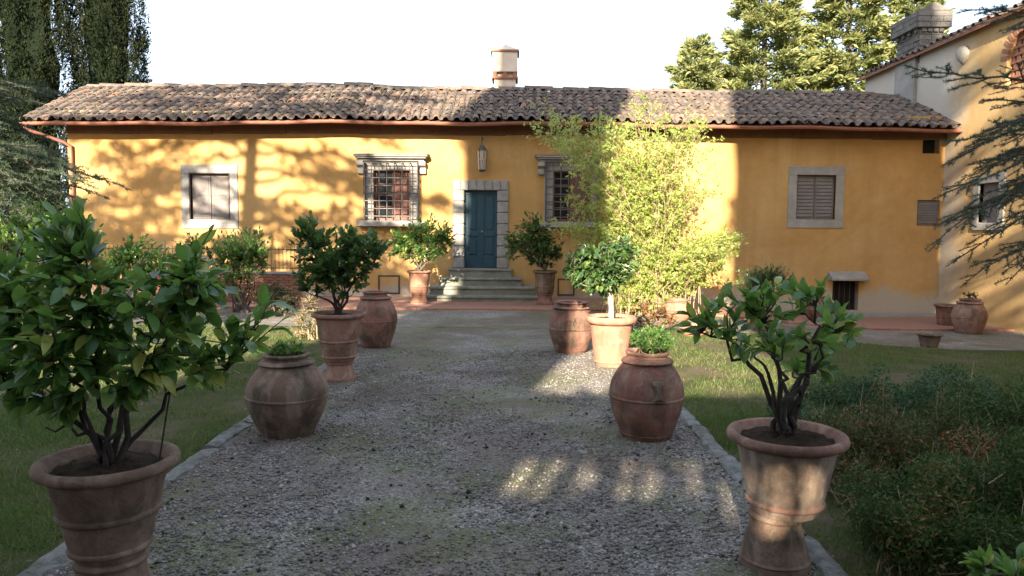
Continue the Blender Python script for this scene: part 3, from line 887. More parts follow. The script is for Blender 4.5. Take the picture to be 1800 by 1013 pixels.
vw = thing('window', None, None); adopt(vw, villa); vw['label'] = 'stone-framed window half hidden behind cedar branches'
for (a, c, e, f) in ((ww[0] - .24, ww[1] + .24, ww[3], ww[3] + .24), (ww[0] - .24, ww[1] + .24, ww[2] - .2, ww[2]), (ww[0] - .24, ww[0], ww[2] + .003, ww[3] - .003), (ww[1], ww[1] + .24, ww[2] + .003, ww[3] - .003)):
    MB().box(VX - .05, VX + .12, a, c, e, f).build('frame_stone', M['stone_pale'], vw, bevel=.008)
MB().box(VX + .10, VX + .14, ww[0], ww[1], ww[2], ww[3]).build('shutter', M['shutter_grey'], vw)
# roof of the villa: deck, soffit, tile ends
vs = math.radians(19)
b = MB()
b.quad((VX - .24, 6, VZE), (VX - .24, VY1 + .25, VZE), (VX + 6, VY1 + .25, VZE + 6.24 * math.tan(vs)), (VX + 6, 6, VZE + 6.24 * math.tan(vs)))
b.quad((VX - .24, 6, VZE - .08), (VX + 6, 6, VZE - .08 + 6.24 * math.tan(vs)), (VX + 6, VY1 + .25, VZE - .08 + 6.24 * math.tan(vs)), (VX - .24, VY1 + .25, VZE - .08))
b.quad((VX - .24, 6, VZE - .08), (VX - .24, VY1 + .25, VZE - .08), (VX - .24, VY1 + .25, VZE), (VX - .24, 6, VZE))
b.quad((VX - .24, VY1 + .25, VZE - .08), (VX + 6, VY1 + .25, VZE - .08 + 6.24*math.tan(vs)), (VX + 6, VY1 + .25, VZE + 6.24*math.tan(vs)), (VX - .24, VY1 + .25, VZE))
vroof = b.build('roof', M['brick_red'], villa)
for row in range(5):
    for k, y in enumerate(np.arange(15.5, VY1 + .2, .34)):
        s = row * .46 - .07
        link_mesh('roof_tile', tile_me, M['tile'], vroof, (VX - .24 + s * math.cos(vs), y + rng.normal()*.015, VZE + .045 + s * math.sin(vs) + rng.normal()*.015), (Matrix.Rotation(-math.pi/2 + rng.normal()*.04, 3, 'Z') @ Matrix.Rotation(vs - .04 + rng.normal()*.015, 3, 'X')).to_euler())
# flue strip and bracket on the wall
fy0 = at_x(1611, 180, VX).y; fy1 = at_x(1577, 180, VX).y
MB().box(VX - .12, VX + .01, fy0, fy1, ZE - .2, VZE + .05).build('flue', M['stone_pale'], villa)
bp = at_x(1697, 95, VX)
MB().lathe([(.02, -.30), (.16, -.16), (.20, 0), (.17, .12), (.10, .2), (.0, .21)], (VX - .06, bp.y, bp.z), 16).build('wall_vent', M['stone_pale'], villa, smooth=True)
# big chimney
cy0, cy1 = fy0 - .05, fy1 + .12
bc = thing('chimney', 'big weathered grey stone chimney with a gabled hood', 'chimney', (VX + .4, (cy0 + cy1) / 2, VZE))
zc0 = at_y(1610, 50, cy0).z; zc1 = at_y(1610, 21, cy0).z; zc2 = at_y(1620, 6, cy0).z
cxl, cxr = VX - .02, VX + .74
MB().box(cxl + .03, cxr - .03, cy0 + .03, cy1 - .03, VZE - .3, zc0 + .02).build('shaft', M['chimney'], bc)
def courses(x0_, x1_, y0_, y1_, z0_, z1_, nc, lo_, proud=0.0):
    for q in range(nc):
        e = z0_ + (z1_ - z0_) * q / nc + .003; f = z0_ + (z1_ - z0_) * (q + 1) / nc - .003
        for (face, s0, s1) in (('f', x0_, x1_), ('l', y0_, y1_)):
            cut = [s0]
            while cut[-1] < s1 - .22: cut.append(min(s1, cut[-1] + lo_ * (.7 + .6 * rng.random())))
            cut[-1] = s1
            for u, v in zip(cut, cut[1:]):
                pr = rng.random() * .03
                if face == 'f': MB().box(u + .003, v - .003, y0_ - pr, y0_ + .06, e, f).build('chimney_stone', M['chimney'], bc, bevel=.012)
                else: MB().box(x0_ - pr, x0_ + .06, u + (.07 if u == s0 else .003), v - .003, e, f).build('chimney_stone', M['chimney'], bc, bevel=.012)
courses(cxl, cxr, cy0, cy1, VZE - .25, zc0 - .01, 6, .34)
courses(cxl - .165, cxr + .165, cy0 - .165, cy1 + .165, zc0 + .004, zc1 - .004, 3, .42)
for k in range(4):
    xx = cxl + .02 + (cxr - cxl - .2) * k / 3
    MB().box(xx, xx + .15, cy0 - .10, cy0 + .02, zc0 - .12, zc0).build('corbel', M['chimney'], bc, bevel=.01)
for k in range(4):
    yy = cy0 + .05 + (cy1 - cy0 - .25) * k / 3
    MB().box(cxl - .10, cxl + .02, yy, yy + .15, zc0 - .12, zc0).build('corbel', M['chimney'], bc, bevel=.01)
MB().box(cxl - .14, cxr + .14, cy0 - .14, cy1 + .14, zc0, zc1).build('hood', M['chimney'], bc, bevel=.025)
MB().prism([(cxl - .16, zc1 + .002), (cxr + .16, zc1 + .002), ((cxl + cxr) / 2 + .05, zc2), ((cxl + cxr) / 2 - .05, zc2)], 'y', cy0 - .15, cy1 + .15).build('hood_gable', M['chimney'], bc, bevel=.02)

# ------------------------------------------------------------------ low wall and railing at the left
lw = thing('low_wall', 'low brick garden wall below the railing at the left', 'wall', (-8.6, 20.4, 0))
wx0, wx1, wz = -11.5, -5.85, .82
MB().box(wx0, wx1, 20.3, 20.58, 0, wz).build('core', M['brick_red'], lw)
bme = MB().box(-.125, .125, -.02, .02, -.03, .03).mesh('brick', bevel=.005)
for row in range(11):
    for k in range(21):
        x = wx0 + .14 + k * .268 + (.13 if row % 2 else 0)
        if x < wx1 - .1: link_mesh('brick', bme, M['brick_red'], lw, (x, 20.292 + rng.normal()*.004, .05 + row * .072), (0, 0, rng.normal()*.01))
for k in range(6):
    a = wx0 - .04 + (wx1 - wx0 + .08) * k / 6; c = wx0 - .04 + (wx1 - wx0 + .08) * (k + 1) / 6
    MB().box(a + .004, c - .004, 20.24, 20.64, wz, wz + .07).build('coping', M['stone'], lw, bevel=.012)
rl = thing('iron_railing', 'thin rusty iron railing standing on the low brick wall', 'railing', (-8.6, 20.44, wz + .07))
rt = wz + .07
for z in (rt + .10, rt + .62):
    MB().box(wx0, wx1, 20.43, 20.45, z - .012, z + .012).build('rail', M['iron_rust'], rl)
for k in range(52):
    x = wx0 + .05 + k * (wx1 - wx0 - .1) / 51
    MB().tube([(x, 20.44, rt + .02), (x, 20.44, rt + .70)], .008, 5).build('railing_bar', M['iron_rust'], rl)
for k in range(4):
    x = wx0 + .02 + k * (wx1 - wx0 - .04) / 3
    MB().box(x - .022, x + .022, 20.418, 20.462, rt, rt + .78).build('railing_post', M['iron_rust'], rl)

# ================================================================== POTS
def pot_parts(root, c, H_, r_rim, r_bot, mat, bands=(.45,), soil=True, wob=.008, lip=.055, depth=.06, body_mat=None):
    """flared citrus pot standing at c; parts body, rim, band, soil"""
    x, y, z = c
    rt_ = r_rim * .86
    def rad(f): return r_bot + (rt_ - r_bot) * (f ** .85)
    prof = [(r_bot * .96, 0), (r_bot, .015)] + [(rad(f), H_ * f) for f in (.08, .2, .35, .5, .65, .8, .9)] + [(rt_, H_ - lip * 1.1)]
    prof += [(rt_ * .9, H_ - lip), (rt_ * .88, H_ - depth - .05), (.001, H_ - depth - .052)]
    MB().lathe(prof, c, 44, wob, caps=True).build('body', body_mat or mat, root, smooth=True)
    q = lip
    MB().lathe([(rt_ * .87, H_ - q * 1.25), (rt_ * 1.02, H_ - q * 1.30), (r_rim * .985, H_ - q * .9), (r_rim, H_ - q * .5), (r_rim * .975, H_ - q * .12), (r_rim * .93, H_), (r_rim * .86, H_ - q * .15), (rt_ * .87, H_ - q * 1.25)], c, 48, wob, caps=False).build('rim', mat, root, smooth=True)
    for f in bands:
        rr = rad(f)
        MB().lathe([(rr * .98, H_ * f - .022), (rr + .010, H_ * f - .012), (rr + .014, H_ * f), (rr + .010, H_ * f + .012), (rr * .99, H_ * f + .022)], c, 44, wob, caps=False).build('band', mat, root, smooth=True)
    if soil:
        b = MB(); nr_, na = 7, 44; R_ = rt_ * .885
        for i in range(nr_ + 1):
            for k in range(na):
                t = 2*math.pi*k/na; r = R_ * i / nr_ + 1e-4
                b.v.append((x + r*math.cos(t), y + r*math.sin(t), z + H_ - depth + .03*(1 - (i/nr_)**2) + rng.normal()*.007))
        for i in range(nr_):
            for k in range(na): b.f.append((i*na+k, i*na+(k+1) % na, (i+1)*na+(k+1) % na, (i+1)*na+k))
        b.build('soil', M['soil'], root, smooth=True)

def pedestal(c, h, r0, r1, mat, label):
    root = thing('pot_stand', label, 'pot stand', c, 'terracotta stands under the citrus pots')
    MB().lathe([(r0, 0), (r0 * 1.01, .03), (r0 * .97, .05), (r0 * .92, h * .35), (r0 * .80, h * .6), (r1 * 1.02, h * .82), (r1, h * .9), (r1 * .98, h)], c, 40, .01).build('body', mat, root, smooth=True)
    MB().lathe([(r1 * .98, h * .84), (r1 * 1.10, h * .87), (r1 * 1.13, h * .92), (r1 * 1.08, h * .97), (r1 * .9, h - .002)], c, 40, .01, caps=False).build('collar', mat, root, smooth=True)
    MB().lathe([(r0 * .98, h * .13), (r0 * 1.03, h * .16), (r0 * .96, h * .2)], c, 40, .01, caps=False).build('band', mat, root, smooth=True)
    return root

def jar(c, H_, r_max, r_base, r_neck, mat, label, emblem=None, name='terracotta_jar', band=.48, group='big-bellied terracotta oil jars'):
    root = thing(name, label, 'jar', c, group)
    prof = [(r_base * .97, 0), (r_base, .012)]
    for f in (.08, .16, .25, .35, .45, .55, .64, .72, .79, .85):
        u = f / .85
        s = math.sin(min(1, u / .62) * math.pi / 2) ** 1.15 if u < .62 else math.cos((u - .62) / .38 * math.pi / 2 * .95) ** .9
        lo = r_base if u < .62 else r_neck * 1.0
        prof.append((lo + (r_max - lo) * max(0, s), H_ * f))
    prof += [(r_neck * .98, H_ * .88), (r_neck * .86, H_ * .91), (r_neck * .84, H_ * .95)]
    top = H_
    MB().lathe(prof + [(r_neck * .82, top - .01), (r_neck * .70, top - .01), (r_neck * .68, top - .15), (.001, top - .16)], c, 48, .010).build('body', mat, root, smooth=True)
    MB().lathe([(r_neck * .9, H_ * .845), (r_neck * 1.10, H_ * .865), (r_neck * 1.15, H_ * .885), (r_neck * 1.08, H_ * .91), (r_neck * .86, H_ * .925)], c, 44, .010, caps=False).build('collar', mat, root, smooth=True)
    MB().lathe([(r_neck * .8, top - .035), (r_neck * .92, top - .03), (r_neck * .96, top - .012), (r_neck * .90, top + .004), (r_neck * .76, top), (r_neck * .7, top - .02)], c, 44, .010, caps=False).build('rim', mat, root, smooth=True)
    def rad_at(z):
        for (ra, za), (rb_, zb) in zip(prof, prof[1:]):
            if za <= z <= zb: return ra + (rb_ - ra) * (z - za) / max(1e-6, zb - za)
        return r_max
    rb0 = rad_at(H_ * band)
    MB().lathe([(rb0 * .985, H_ * band - .018), (rb0 + .011, H_ * band - .006), (rb0 + .011, H_ * band + .008), (rb0 * .985, H_ * band + .02)], c, 48, .010, caps=False).build('band', mat, root, smooth=True)
    MB().lathe([(r_base * 1.0, .028), (r_base * 1.05, .036), (r_base * 1.08, .052), (r_base * 1.05, .066)], c, 48, .010, caps=False).build('foot_band', mat, root, smooth=True)
    if emblem:
        ang, sc_, ze = emblem       # angle of the relief around the jar, half height, height on the jar
        ez = H_ * ze
        grid = [(-1, -.85, .85), (-.72, -.85, .85), (-.70, -.45, .45), (-.1, -.22, .22), (.1, -.22, .22), (.60, -.42, .42), (.62, -.72, .72), (1, -.72, .72)]
        b = MB()
        for w, u0, u1 in grid:
            for lay in (0, 1):
                for u in (u0, u1):
                    z = ez + w * sc_; r = rad_at(z) + (.042 if lay else -.02)
                    a = ang + u * sc_ * .75 / r
                    b.v.append((c[0] + r*math.cos(a), c[1] + r*math.sin(a), c[2] + z))
        for k in range(len(grid) - 1):
            i = 4*k; j = i + 4
            b.f += [(i+2, i+3, j+3, j+2), (i, i+2, j+2, j), (i+3, i+1, j+1, j+3)]
        b.f += [(0, 1, 3, 2), (4*len(grid)-4, 4*len(grid)-2, 4*len(grid)-1, 4*len(grid)-3)]
        b.build('emblem', M['terracotta_dark'], root, bevel=.006)
    return root

# ================================================================== PLANTS
CAMP = np.array([0, 0, H])
LEAF_VAR = {}
def leaf_variants(matname):
    if matname not in LEAF_VAR:
        L = []
        for k, (w, fo, dr) in enumerate([(.21, .12, .10), (.25, .20, .26), (.27, .08, .36), (.22, .24, .02), (.26, .12, .18), (.23, .16, .50)]):
            v, f = leaf_base(w, fo, dr)
            me = np_mesh('leaf', np.array(v), np.array(f), np.full(len(v), [.1, .3, .45, .6, .8, 1.0][k]))
            me.polygons.foreach_set('use_smooth', [True] * len(me.polygons))
            L.append(me)
        LEAF_VAR[matname] = L
    return LEAF_VAR[matname]

def sample_ell(ells, n, shell=.5):
    w = np.array([e[3]*e[4]*e[5] for e in ells]); w = w / w.sum()
    k = rng.choice(len(ells), n, p=w)
    E = np.array(ells, float)[k]
    d = rand_unit(n); r = rng.random(n) ** (shell)
    return E[:, :3] + d * r[:, None] * E[:, 3:6]

def wiggle(a, b, n, amp, sag=0.0):
    a = np.asarray(a, float); b = np.asarray(b, float); L = np.linalg.norm(b - a)
    t = np.linspace(0, 1, n)[:, None]
    P = a + (b - a) * t
    off = rng.normal(size=(n, 3)) * amp * L; off[0] = 0; off[-1] *= .3
    P = P + off
    P[:, 2] += sag * L * (t[:, 0] * (1 - t[:, 0])) * 4
    return P

def woody(root, base, ells, n_limb, n_tip, leaf_len, per_tip, leaf_mat, bark, r0=.022, limb_frac=.62, singles=0, stub=.10, tip_shell=.45, up=.25, twig_r=.0035, spread_base=.03, len_var=.25, leafpart='leaves', along=.25, trunk_name='trunk', gnarl=.05, droop=0.):
    """branching shrub: limbs from base into the crown ellipsoids, twigs to tips, leaves along the twigs"""
    base = np.asarray(base, float)
    cen = np.average(np.array([e[:3] for e in ells]), axis=0, weights=[e[3]*e[4]*e[5] for e in ells])
    b = MB(); nodes = []
    tips = sample_ell(ells, n_tip, tip_shell)
    # limbs aim at spread-out tips
    order = [int(rng.integers(n_tip))]
    D = np.linalg.norm(tips - tips[order[0]], axis=1)
    for _ in range(n_limb - 1):
        k = int(np.argmax(D)); order.append(k); D = np.minimum(D, np.linalg.norm(tips - tips[k], axis=1))
    for k in order:
        end = base + (tips[k] - base) * (limb_frac + .2 * rng.random())
        s = base + np.array([rng.normal() * spread_base, rng.normal() * spread_base, 0])
        mid = s + (end - s) * np.array([.42, .42, .30 + .25 * rng.random()]) + np.array([0, 0, stub])
        P = np.concatenate([wiggle(s, mid, 5, gnarl), wiggle(mid, end, 6, gnarl)[1:]])
        rr = np.linspace(r0 * (.7 + .5 * rng.random()), r0 * .28, len(P))
        b.tube(P, rr, 7); nodes.append(P[3:])
    NP = np.concatenate(nodes)
    lo, ld, lu, ls = [], [], [], []
    for tp in tips:
        cost = np.linalg.norm(NP - tp, axis=1) + .35 * np.maximum(0, NP[:, 2] - tp[2])
        st = NP[int(np.argmin(cost))]
        P = wiggle(st, tp, 5, .06, .04)
        b.tube(P, np.linspace(twig_r * 1.8, twig_r * .6, 5), 4, caps=False)
        if len(nodes) < 400 and rng.random() < .25: nodes.append(P[2:4])
        out = unit(tp - cen)
        tw = unit(P[-1] - P[-2])
        seg = P[1:] - P[:-1]
        for q in range(per_tip):
            t = along + (1 - along) * (q + rng.random()) / per_tip
            k = min(3, int(t * 4)); p = P[k] + seg[k] * (t * 4 - k)
            side = rand_unit(1)[0]
            d = unit(tw * (.35 + .5 * t) + side * .75 + out * .35 + np.array([0, 0, up - droop]))
            lo.append(p); ld.append(d)
            lu.append(unit(np.array([0, 0, 1.0]) + rng.normal(size=3) * .45 - out * .1))
            ls.append(leaf_len * (1 - len_var + 2 * len_var * rng.random()))
    b.build(trunk_name, bark, root, smooth=True)
    lo = np.array(lo); ld = np.array(ld); lu = np.array(lu); ls = np.array(ls)
    R = frames(ld, lu)
    rn = rng.random(len(lo))
    if singles:
        dist = np.linalg.norm(lo - CAMP, axis=1)
        idx = np.argsort(dist - ls * 6)[:singles]
        LV = leaf_variants(leaf_mat)
        if len(LV[0].materials) == 0:
            for me in LV: me.materials.append(M[leaf_mat])
        for i in idx:
            Mx = Matrix([list(R[i][0]), list(R[i][1]), list(R[i][2])])
            link_mesh('leaf', LV[int(rng.integers(6))], None, root, lo[i], Mx.to_euler(), (ls[i],) * 3)
        keep = np.ones(len(lo), bool); keep[idx] = False
    else:
        keep = np.ones(len(lo), bool)
    if keep.sum():
        big = leaf_len > .05
        V, F, r_ = inst(*(LEAF if big else SMALL_LEAF), R[keep], lo[keep], ls[keep], rn[keep])
        me = np_mesh(leafpart, V, F, r_)
        o = link_mesh(leafpart, me, M[leaf_mat], root); o['kind'] = 'stuff'

def potted(name, label, cat, c, group=None):
    return thing(name, label, cat, c, group)

CG = 'citrus trees in terracotta pots'
# near left: big citrus in its pot on a stand
c0 = at_y(190, 812, 3.82); x, y = c0.x, c0.y
pedestal((x, y, .006), .28, .22, .165, M['terracotta_dark'], 'dark stand under the biggest citrus pot, at the left foreground')
t1 = potted('potted_citrus', 'big leafy citrus in the nearest pot at the left foreground', 'potted tree', (x, y, .285), CG)
pot_parts(t1, (x, y, .287), c0.z + .03 - .287, .352, .175, M['terracotta_dark'], (.10, .46))
zb = c0.z - .03
def E(px, py, Y, rx_, ry_, rz_):
    p = at_y(px, py, Y); return (p.x, p.y, p.z, rx_, ry_, rz_)
woody(t1, (x + .02, y, zb), [E(110, 550, 3.75, .40, .36, .34), E(320, 540, 3.85, .38, .34, .32), E(40, 500, 3.9, .30, .3, .30), E(130, 420, 3.8, .18, .2, .22), E(345, 420, 3.8, .11, .14, .16), E(440, 540, 3.95, .26, .2, .12), E(180, 630, 3.7, .42, .3, .16), E(10, 640, 3.8, .3, .3, .24), E(330, 640, 3.75, .24, .2, .12), E(90, 700, 3.65, .16, .2, .13), E(220, 690, 3.6, .16, .12, .08)],
      11, 340, .096, 7, 'citrus', M['bark_dark'], r0=.016, singles=300, up=.08, gnarl=.055, along=.0, len_var=.5)
MB().tube([(x + .22, y + .08, zb - .05), at_y(303, 662, 3.9)], .005, 5).build('cane', M['bark_dark'], t1)

# near right citrus
c1 = at_y(1383, 768, 4.37); x, y = c1.x, c1.y
pedestal((x - .05, y, .002), .34, .205, .145, M['terracotta_dark'], 'ringed stand under the citrus pot at the right foreground')
t2 = potted('potted_citrus', 'sparse citrus with bare crooked limbs in the pot at the right foreground', 'potted tree', (x, y, .34), CG)
pot_parts(t2, (x, y, .342), c1.z + .035 - .342, .350, .20, M['terracotta'], (.13,), depth=.045, body_mat=M['terracotta_limed'])
woody(t2, (x - .02, y, c1.z - .02), [E(1245, 560, 4.35, .14, .2, .14), E(1300, 520, 4.3, .16, .2, .08), E(1390, 510, 4.3, .20, .24, .13), E(1470, 570, 4.4, .17, .22, .16), E(1340, 580, 4.2, .24, .2, .13), E(1440, 640, 4.45, .20, .16, .12), E(1400, 600, 4.3, .3, .2, .1)],
      9, 100, .098, 4, 'citrus', M['bark_dark'], r0=.019, limb_frac=.72, singles=290, up=.2, gnarl=.075, along=.4)

# mid left citrus
p = at_z(597, 668, 0); x, y = p.x, p.y
pedestal((x, y, .005), .26, .22, .17, M['terracotta'], 'flared stand under the citrus pot left of the path, mid-distance')
rz = at_y(597, 549, y).z
t3 = potted('potted_citrus', 'dense dark citrus in a banded pot left of the path, mid-distance', 'potted tree', (x, y, .26), CG)
pot_parts(t3, (x, y, .266), rz - .266, .365, .205, M['terracotta'], (.10, .42))
woody(t3, (x, y, rz - .05), [E(590, 450, y, .64, .5, .40), E(545, 400, y, .24, .25, .22), E(645, 430, y, .36, .3, .26), E(580, 490, y, .55, .4, .24)],
      9, 430, .092, 7, 'citrus_dark', M['bark_dark'], r0=.020, singles=0, up=.4, len_var=.35)

# citrus beside the steps
for (px, lab, foot, pm, ell) in ((737, 'citrus with pale-tipped leaves left of the door steps', 'terracotta_pale', 'terracotta_pale', ((740, 425), (705, 430), (770, 415))),
                                 (958, 'round citrus in a grey-brown pot right of the door steps', 'terracotta_red', 'terracotta_dark', ((930, 430), (965, 440), (940, 410)))):
    y = 20.3; x = at_y(px, 500, y).x
    ph = at_y(px, 516, y).z; rz = at_y(px, 476, y).z
    pedestal((x, y, .047), ph - .045, .235, .20, M[foot], ('sunlit stand under the citrus pot left of the door steps' if px < 850 else 'red stand under the citrus pot right of the door steps'))
    t = potted('potted_citrus', lab, 'potted tree', (x, y, ph), CG)
    pot_parts(t, (x, y, ph + .003), rz - ph, .34, .23, M[pm], (.3,))
    woody(t, (x, y, rz - .04), [E(ell[0][0], ell[0][1], y, .80, .5, .62), E(ell[1][0], ell[1][1], y, .5, .4, .5), E(ell[2][0], ell[2][1], y, .5, .4, .6)],
          7, 340, .115, 7, 'citrus' if px < 850 else 'citrus_dark', M['bark'], r0=.028, up=.2)

# small standard tree, right of the path, in the sun
p = at_z(1073, 643, 0); x, y = p.x, p.y; rz = at_y(1073, 556, y).z
t5 = potted('potted_citrus', 'round-headed citrus with a pale forked trunk in a sunlit pot', 'potted tree', (x, y, 0), CG)
pot_parts(t5, (x, y, .006), rz, .385, .23, M['terracotta_pale'], (.10,), lip=.09)
woody(t5, (x - .02, y, rz + .26), [E(1050, 470, y, .52, .48, .44), E(1090, 455, y, .3, .32, .38), E(1020, 465, y, .3, .3, .3)],
      6, 420, .095, 7, 'citrus_dark', M['bark_pale'], r0=.03, up=-.08, spread_base=.01, trunk_name='limbs', len_var=.4, tip_shell=.6)
MB().tube(wiggle((x, y, rz - .06), (x - .02, y, rz + .3), 5, .02), [.05, .045, .04, .04, .042], 10).build('trunk', M['bark_pale'], t5, smooth=True)

# ---- jars
p = at_z(506, 763, 0); jx, jy = p.x, p.y; hz = at_y(506, 622, jy).z
j1 = jar((jx, jy, .006), hz, .395, .25, .235, M['terracotta_dark'], 'mossy dark jar with a small green plant, left of the path')
def tuft(root, c, r, h, n, mat, ln, fl=False):
    ells = [(c[0], c[1], c[2] + h * .55, r, r, h * .6)]
    woody(root, (c[0], c[1], c[2] - .03), ells, 8, n, ln, 7, mat, M['bark'], r0=.004, limb_frac=.6, up=.3, stub=0, spread_base=r * .35, twig_r=.0015, trunk_name='stems')
tuft(j1, (jx, jy, hz - .02), .19, .13, 130, 'citrus', .038)
p = at_z(1135, 767, 0); jx, jy = p.x, p.y; hz = at_y(1140, 618, jy).z
j2 = jar((jx, jy, .006), hz, .365, .25, .225, M['terracotta_red'], 'leaning red jar with a moulded emblem and a bushy green plant', (-math.pi/2 + .12, .10, .60))
tuft(j2, (jx + .05, jy, hz), .22, .22, 260, 'citrus', .042)
p = at_z(661, 610, 0); jx, jy = p.x, p.y; hz = at_y(661, 513, jy).z
jar((jx, jy, .006), hz, .37, .24, .24, M['terracotta_red'], 'empty red jar behind the banded citrus pot, left of the path')
p = at_z(1004, 619, 0); jx, jy = p.x, p.y; hz = at_y(1004, 531, jy).z
jar((jx, jy, .006), hz, .385, .26, .29, M['terracotta_red'], 'empty emblem jar behind the sunlit pot, right of the path', (-math.pi/2 - .05, .095, .60))
# right group near the house
def gpt(px, py, it=6):
    z = -.2
    for _ in range(it):
        p = at_z(px, py, z); z = float(gz(p.x, p.y))
    return p
p = gpt(1702, 586); hz = at_y(1702, 526, p.y).z
j5 = jar((p.x, p.y, p.z + .008), hz - p.z, .40, .28, .27, M['terracotta'], 'jar with a scrubby little plant against the villa wall')
tuft(j5, (p.x, p.y, hz), .2, .16, 50, 'olive_leaf', .045)
pq = at_y(1664, 560, 20.0); gzz = float(gz(pq.x, 20.0))
t = thing('terracotta_pot', 'plain pot half hidden behind the jar at the villa wall', 'pot', (pq.x, 20.0, gzz + .045), 'plain terracotta pots')
pot_parts(t, (pq.x, 20.0, gzz + .047), at_y(1664, 536, 20.0).z - gzz - .04, .33, .22, M['terracotta_red'], (.4,))
p = gpt(1633, 611); hz = at_y(1633, 587, p.y).z
t = thing('terracotta_pot', 'small wide-lipped empty pot standing on the gravel at the right', 'pot', (p.x, p.y, p.z), 'plain terracotta pots')
pot_parts(t, (p.x, p.y, p.z + .01), hz - p.z, .27, .16, M['terracotta_dark'], (), lip=.04)
pq = at_y(1441, 560, 20.2); gzz = float(gz(pq.x, 20.2))
jar((pq.x, 20.2, gzz + .047), at_y(1441, 524, 20.2).z - gzz, .38, .26, .26, M['terracotta_red'], 'reddish jar standing in front of the cellar window')
pq = at_y(1335, 590, 16.4); gzz = float(gz(pq.x, 16.4)); hz = at_y(1335, 562, 16.4).z
t = potted('potted_shrub', 'bushy small-leaved shrub in a pot on the gravel, right of the airy shrub', 'potted shrub', (pq.x, 16.4, gzz))
pot_parts(t, (pq.x, 16.4, gzz + .01), hz - gzz, .34, .22, M['terracotta'], (.4,))
woody(t, (pq.x, 16.4, hz - .05), [E(1342, 496, 16.4, .66, .5, .40), E(1320, 490, 16.4, .4, .4, .4), E(1370, 490, 16.4, .35, .4, .38), E(1340, 535, 16.4, .35, .3, .3)], 8, 420, .06, 7, 'citrus_dark', M['bark'], r0=.025)
pq = at_y(1218, 600, 14.6); gzz = float(gz(pq.x, 14.6)); hz = at_y(1218, 572, 14.6).z
t = thing('terracotta_pot', 'pot coloured pale for the sun glare, behind the bushy jar plant', 'pot', (pq.x, 14.6, gzz), 'plain terracotta pots')
pot_parts(t, (pq.x, 14.6, gzz + .01), hz - gzz, .33, .2, M['terracotta_pale'], (.4,))  # paler terracotta puts the sun's glare into its colour
pq = at_y(1192, 560, 17.4); gzz = float(gz(pq.x, 17.4)); hz = at_y(1192, 527, 17.4).z
jar((pq.x, 17.4, gzz + .01), hz - gzz, .33, .22, .24, M['terracotta_pale'], 'pale jar in full sun at the foot of the airy shrub')  # same pale terracotta, the full sun put into its colour

# ---- free-standing shrubs
pa = at_z(548, 596, 0)
t = thing('garden_shrub', 'small brownish shrub behind the banded citrus pot', 'shrub', (pa.x, pa.y, 0))
woody(t, (pa.x, pa.y, 0), [E(545, 550, pa.y, .30, .3, .45), E(530, 570, pa.y, .3, .3, .3)], 12, 300, .035, 7, 'olive_leaf', M['stem_tan'], r0=.012, spread_base=.1)
y = 18.2; pa = at_y(425, 560, y)
t = thing('garden_shrub', 'sunlit light green bush in front of the railing', 'shrub', (pa.x, y, 0))
woody(t, (pa.x, y, 0), [E(425, 430, y, .75, .6, .5), E(440, 460, y, .5, .5, .55), E(400, 470, y, .5, .5, .5)], 12, 380, .10, 7, 'citrus', M['bark'], r0=.03, spread_base=.15)
for (px, py, y, lab, mt, ll, e3) in (
        (240, 470, 16.6, 'leafy green bush at the left end of the low brick wall', 'citrus', .10, ((245, 450, .7, .5), (215, 470, .6, .5))),
        (330, 470, 18.6, 'small dark bush in front of the stone-framed left window', 'citrus_dark', .09, ((335, 445, .6, .5), (310, 465, .5, .4))),
        (70, 400, 12.6, 'broad-leaved bush under the cedar boughs at the left edge', 'citrus', .11, ((80, 390, .75, .55), (30, 430, .7, .6), (140, 430, .6, .5))),
        (480, 520, 17.4, 'low loose bush between the gravel and the railing', 'olive_leaf', .06, ((480, 520, .6, .35), (505, 530, .4, .3)))):
    pa = at_y(px, py, y)
    t = thing('garden_shrub', lab, 'shrub', (pa.x, y, 0))
    woody(t, (pa.x, y, 0), [E(q[0], q[1], y, q[2], .5, q[3]) for q in e3], 10, 300, ll, 7, mt, M['bark'], r0=.025, spread_base=.15)
y = 15.0; pa = at_y(1110, 590, y)
t = thing('garden_shrub', 'low reddish-leaved plant at the foot of the airy shrub', 'shrub', (pa.x, y, 0))
woody(t, (pa.x + .3, y, 0), [E(1140, 555, y, .5, .4, .28), E(1170, 560, y, .35, .4, .25)], 10, 160, .07, 7, 'red_leaf', M['stem_tan'], r0=.012, spread_base=.12)

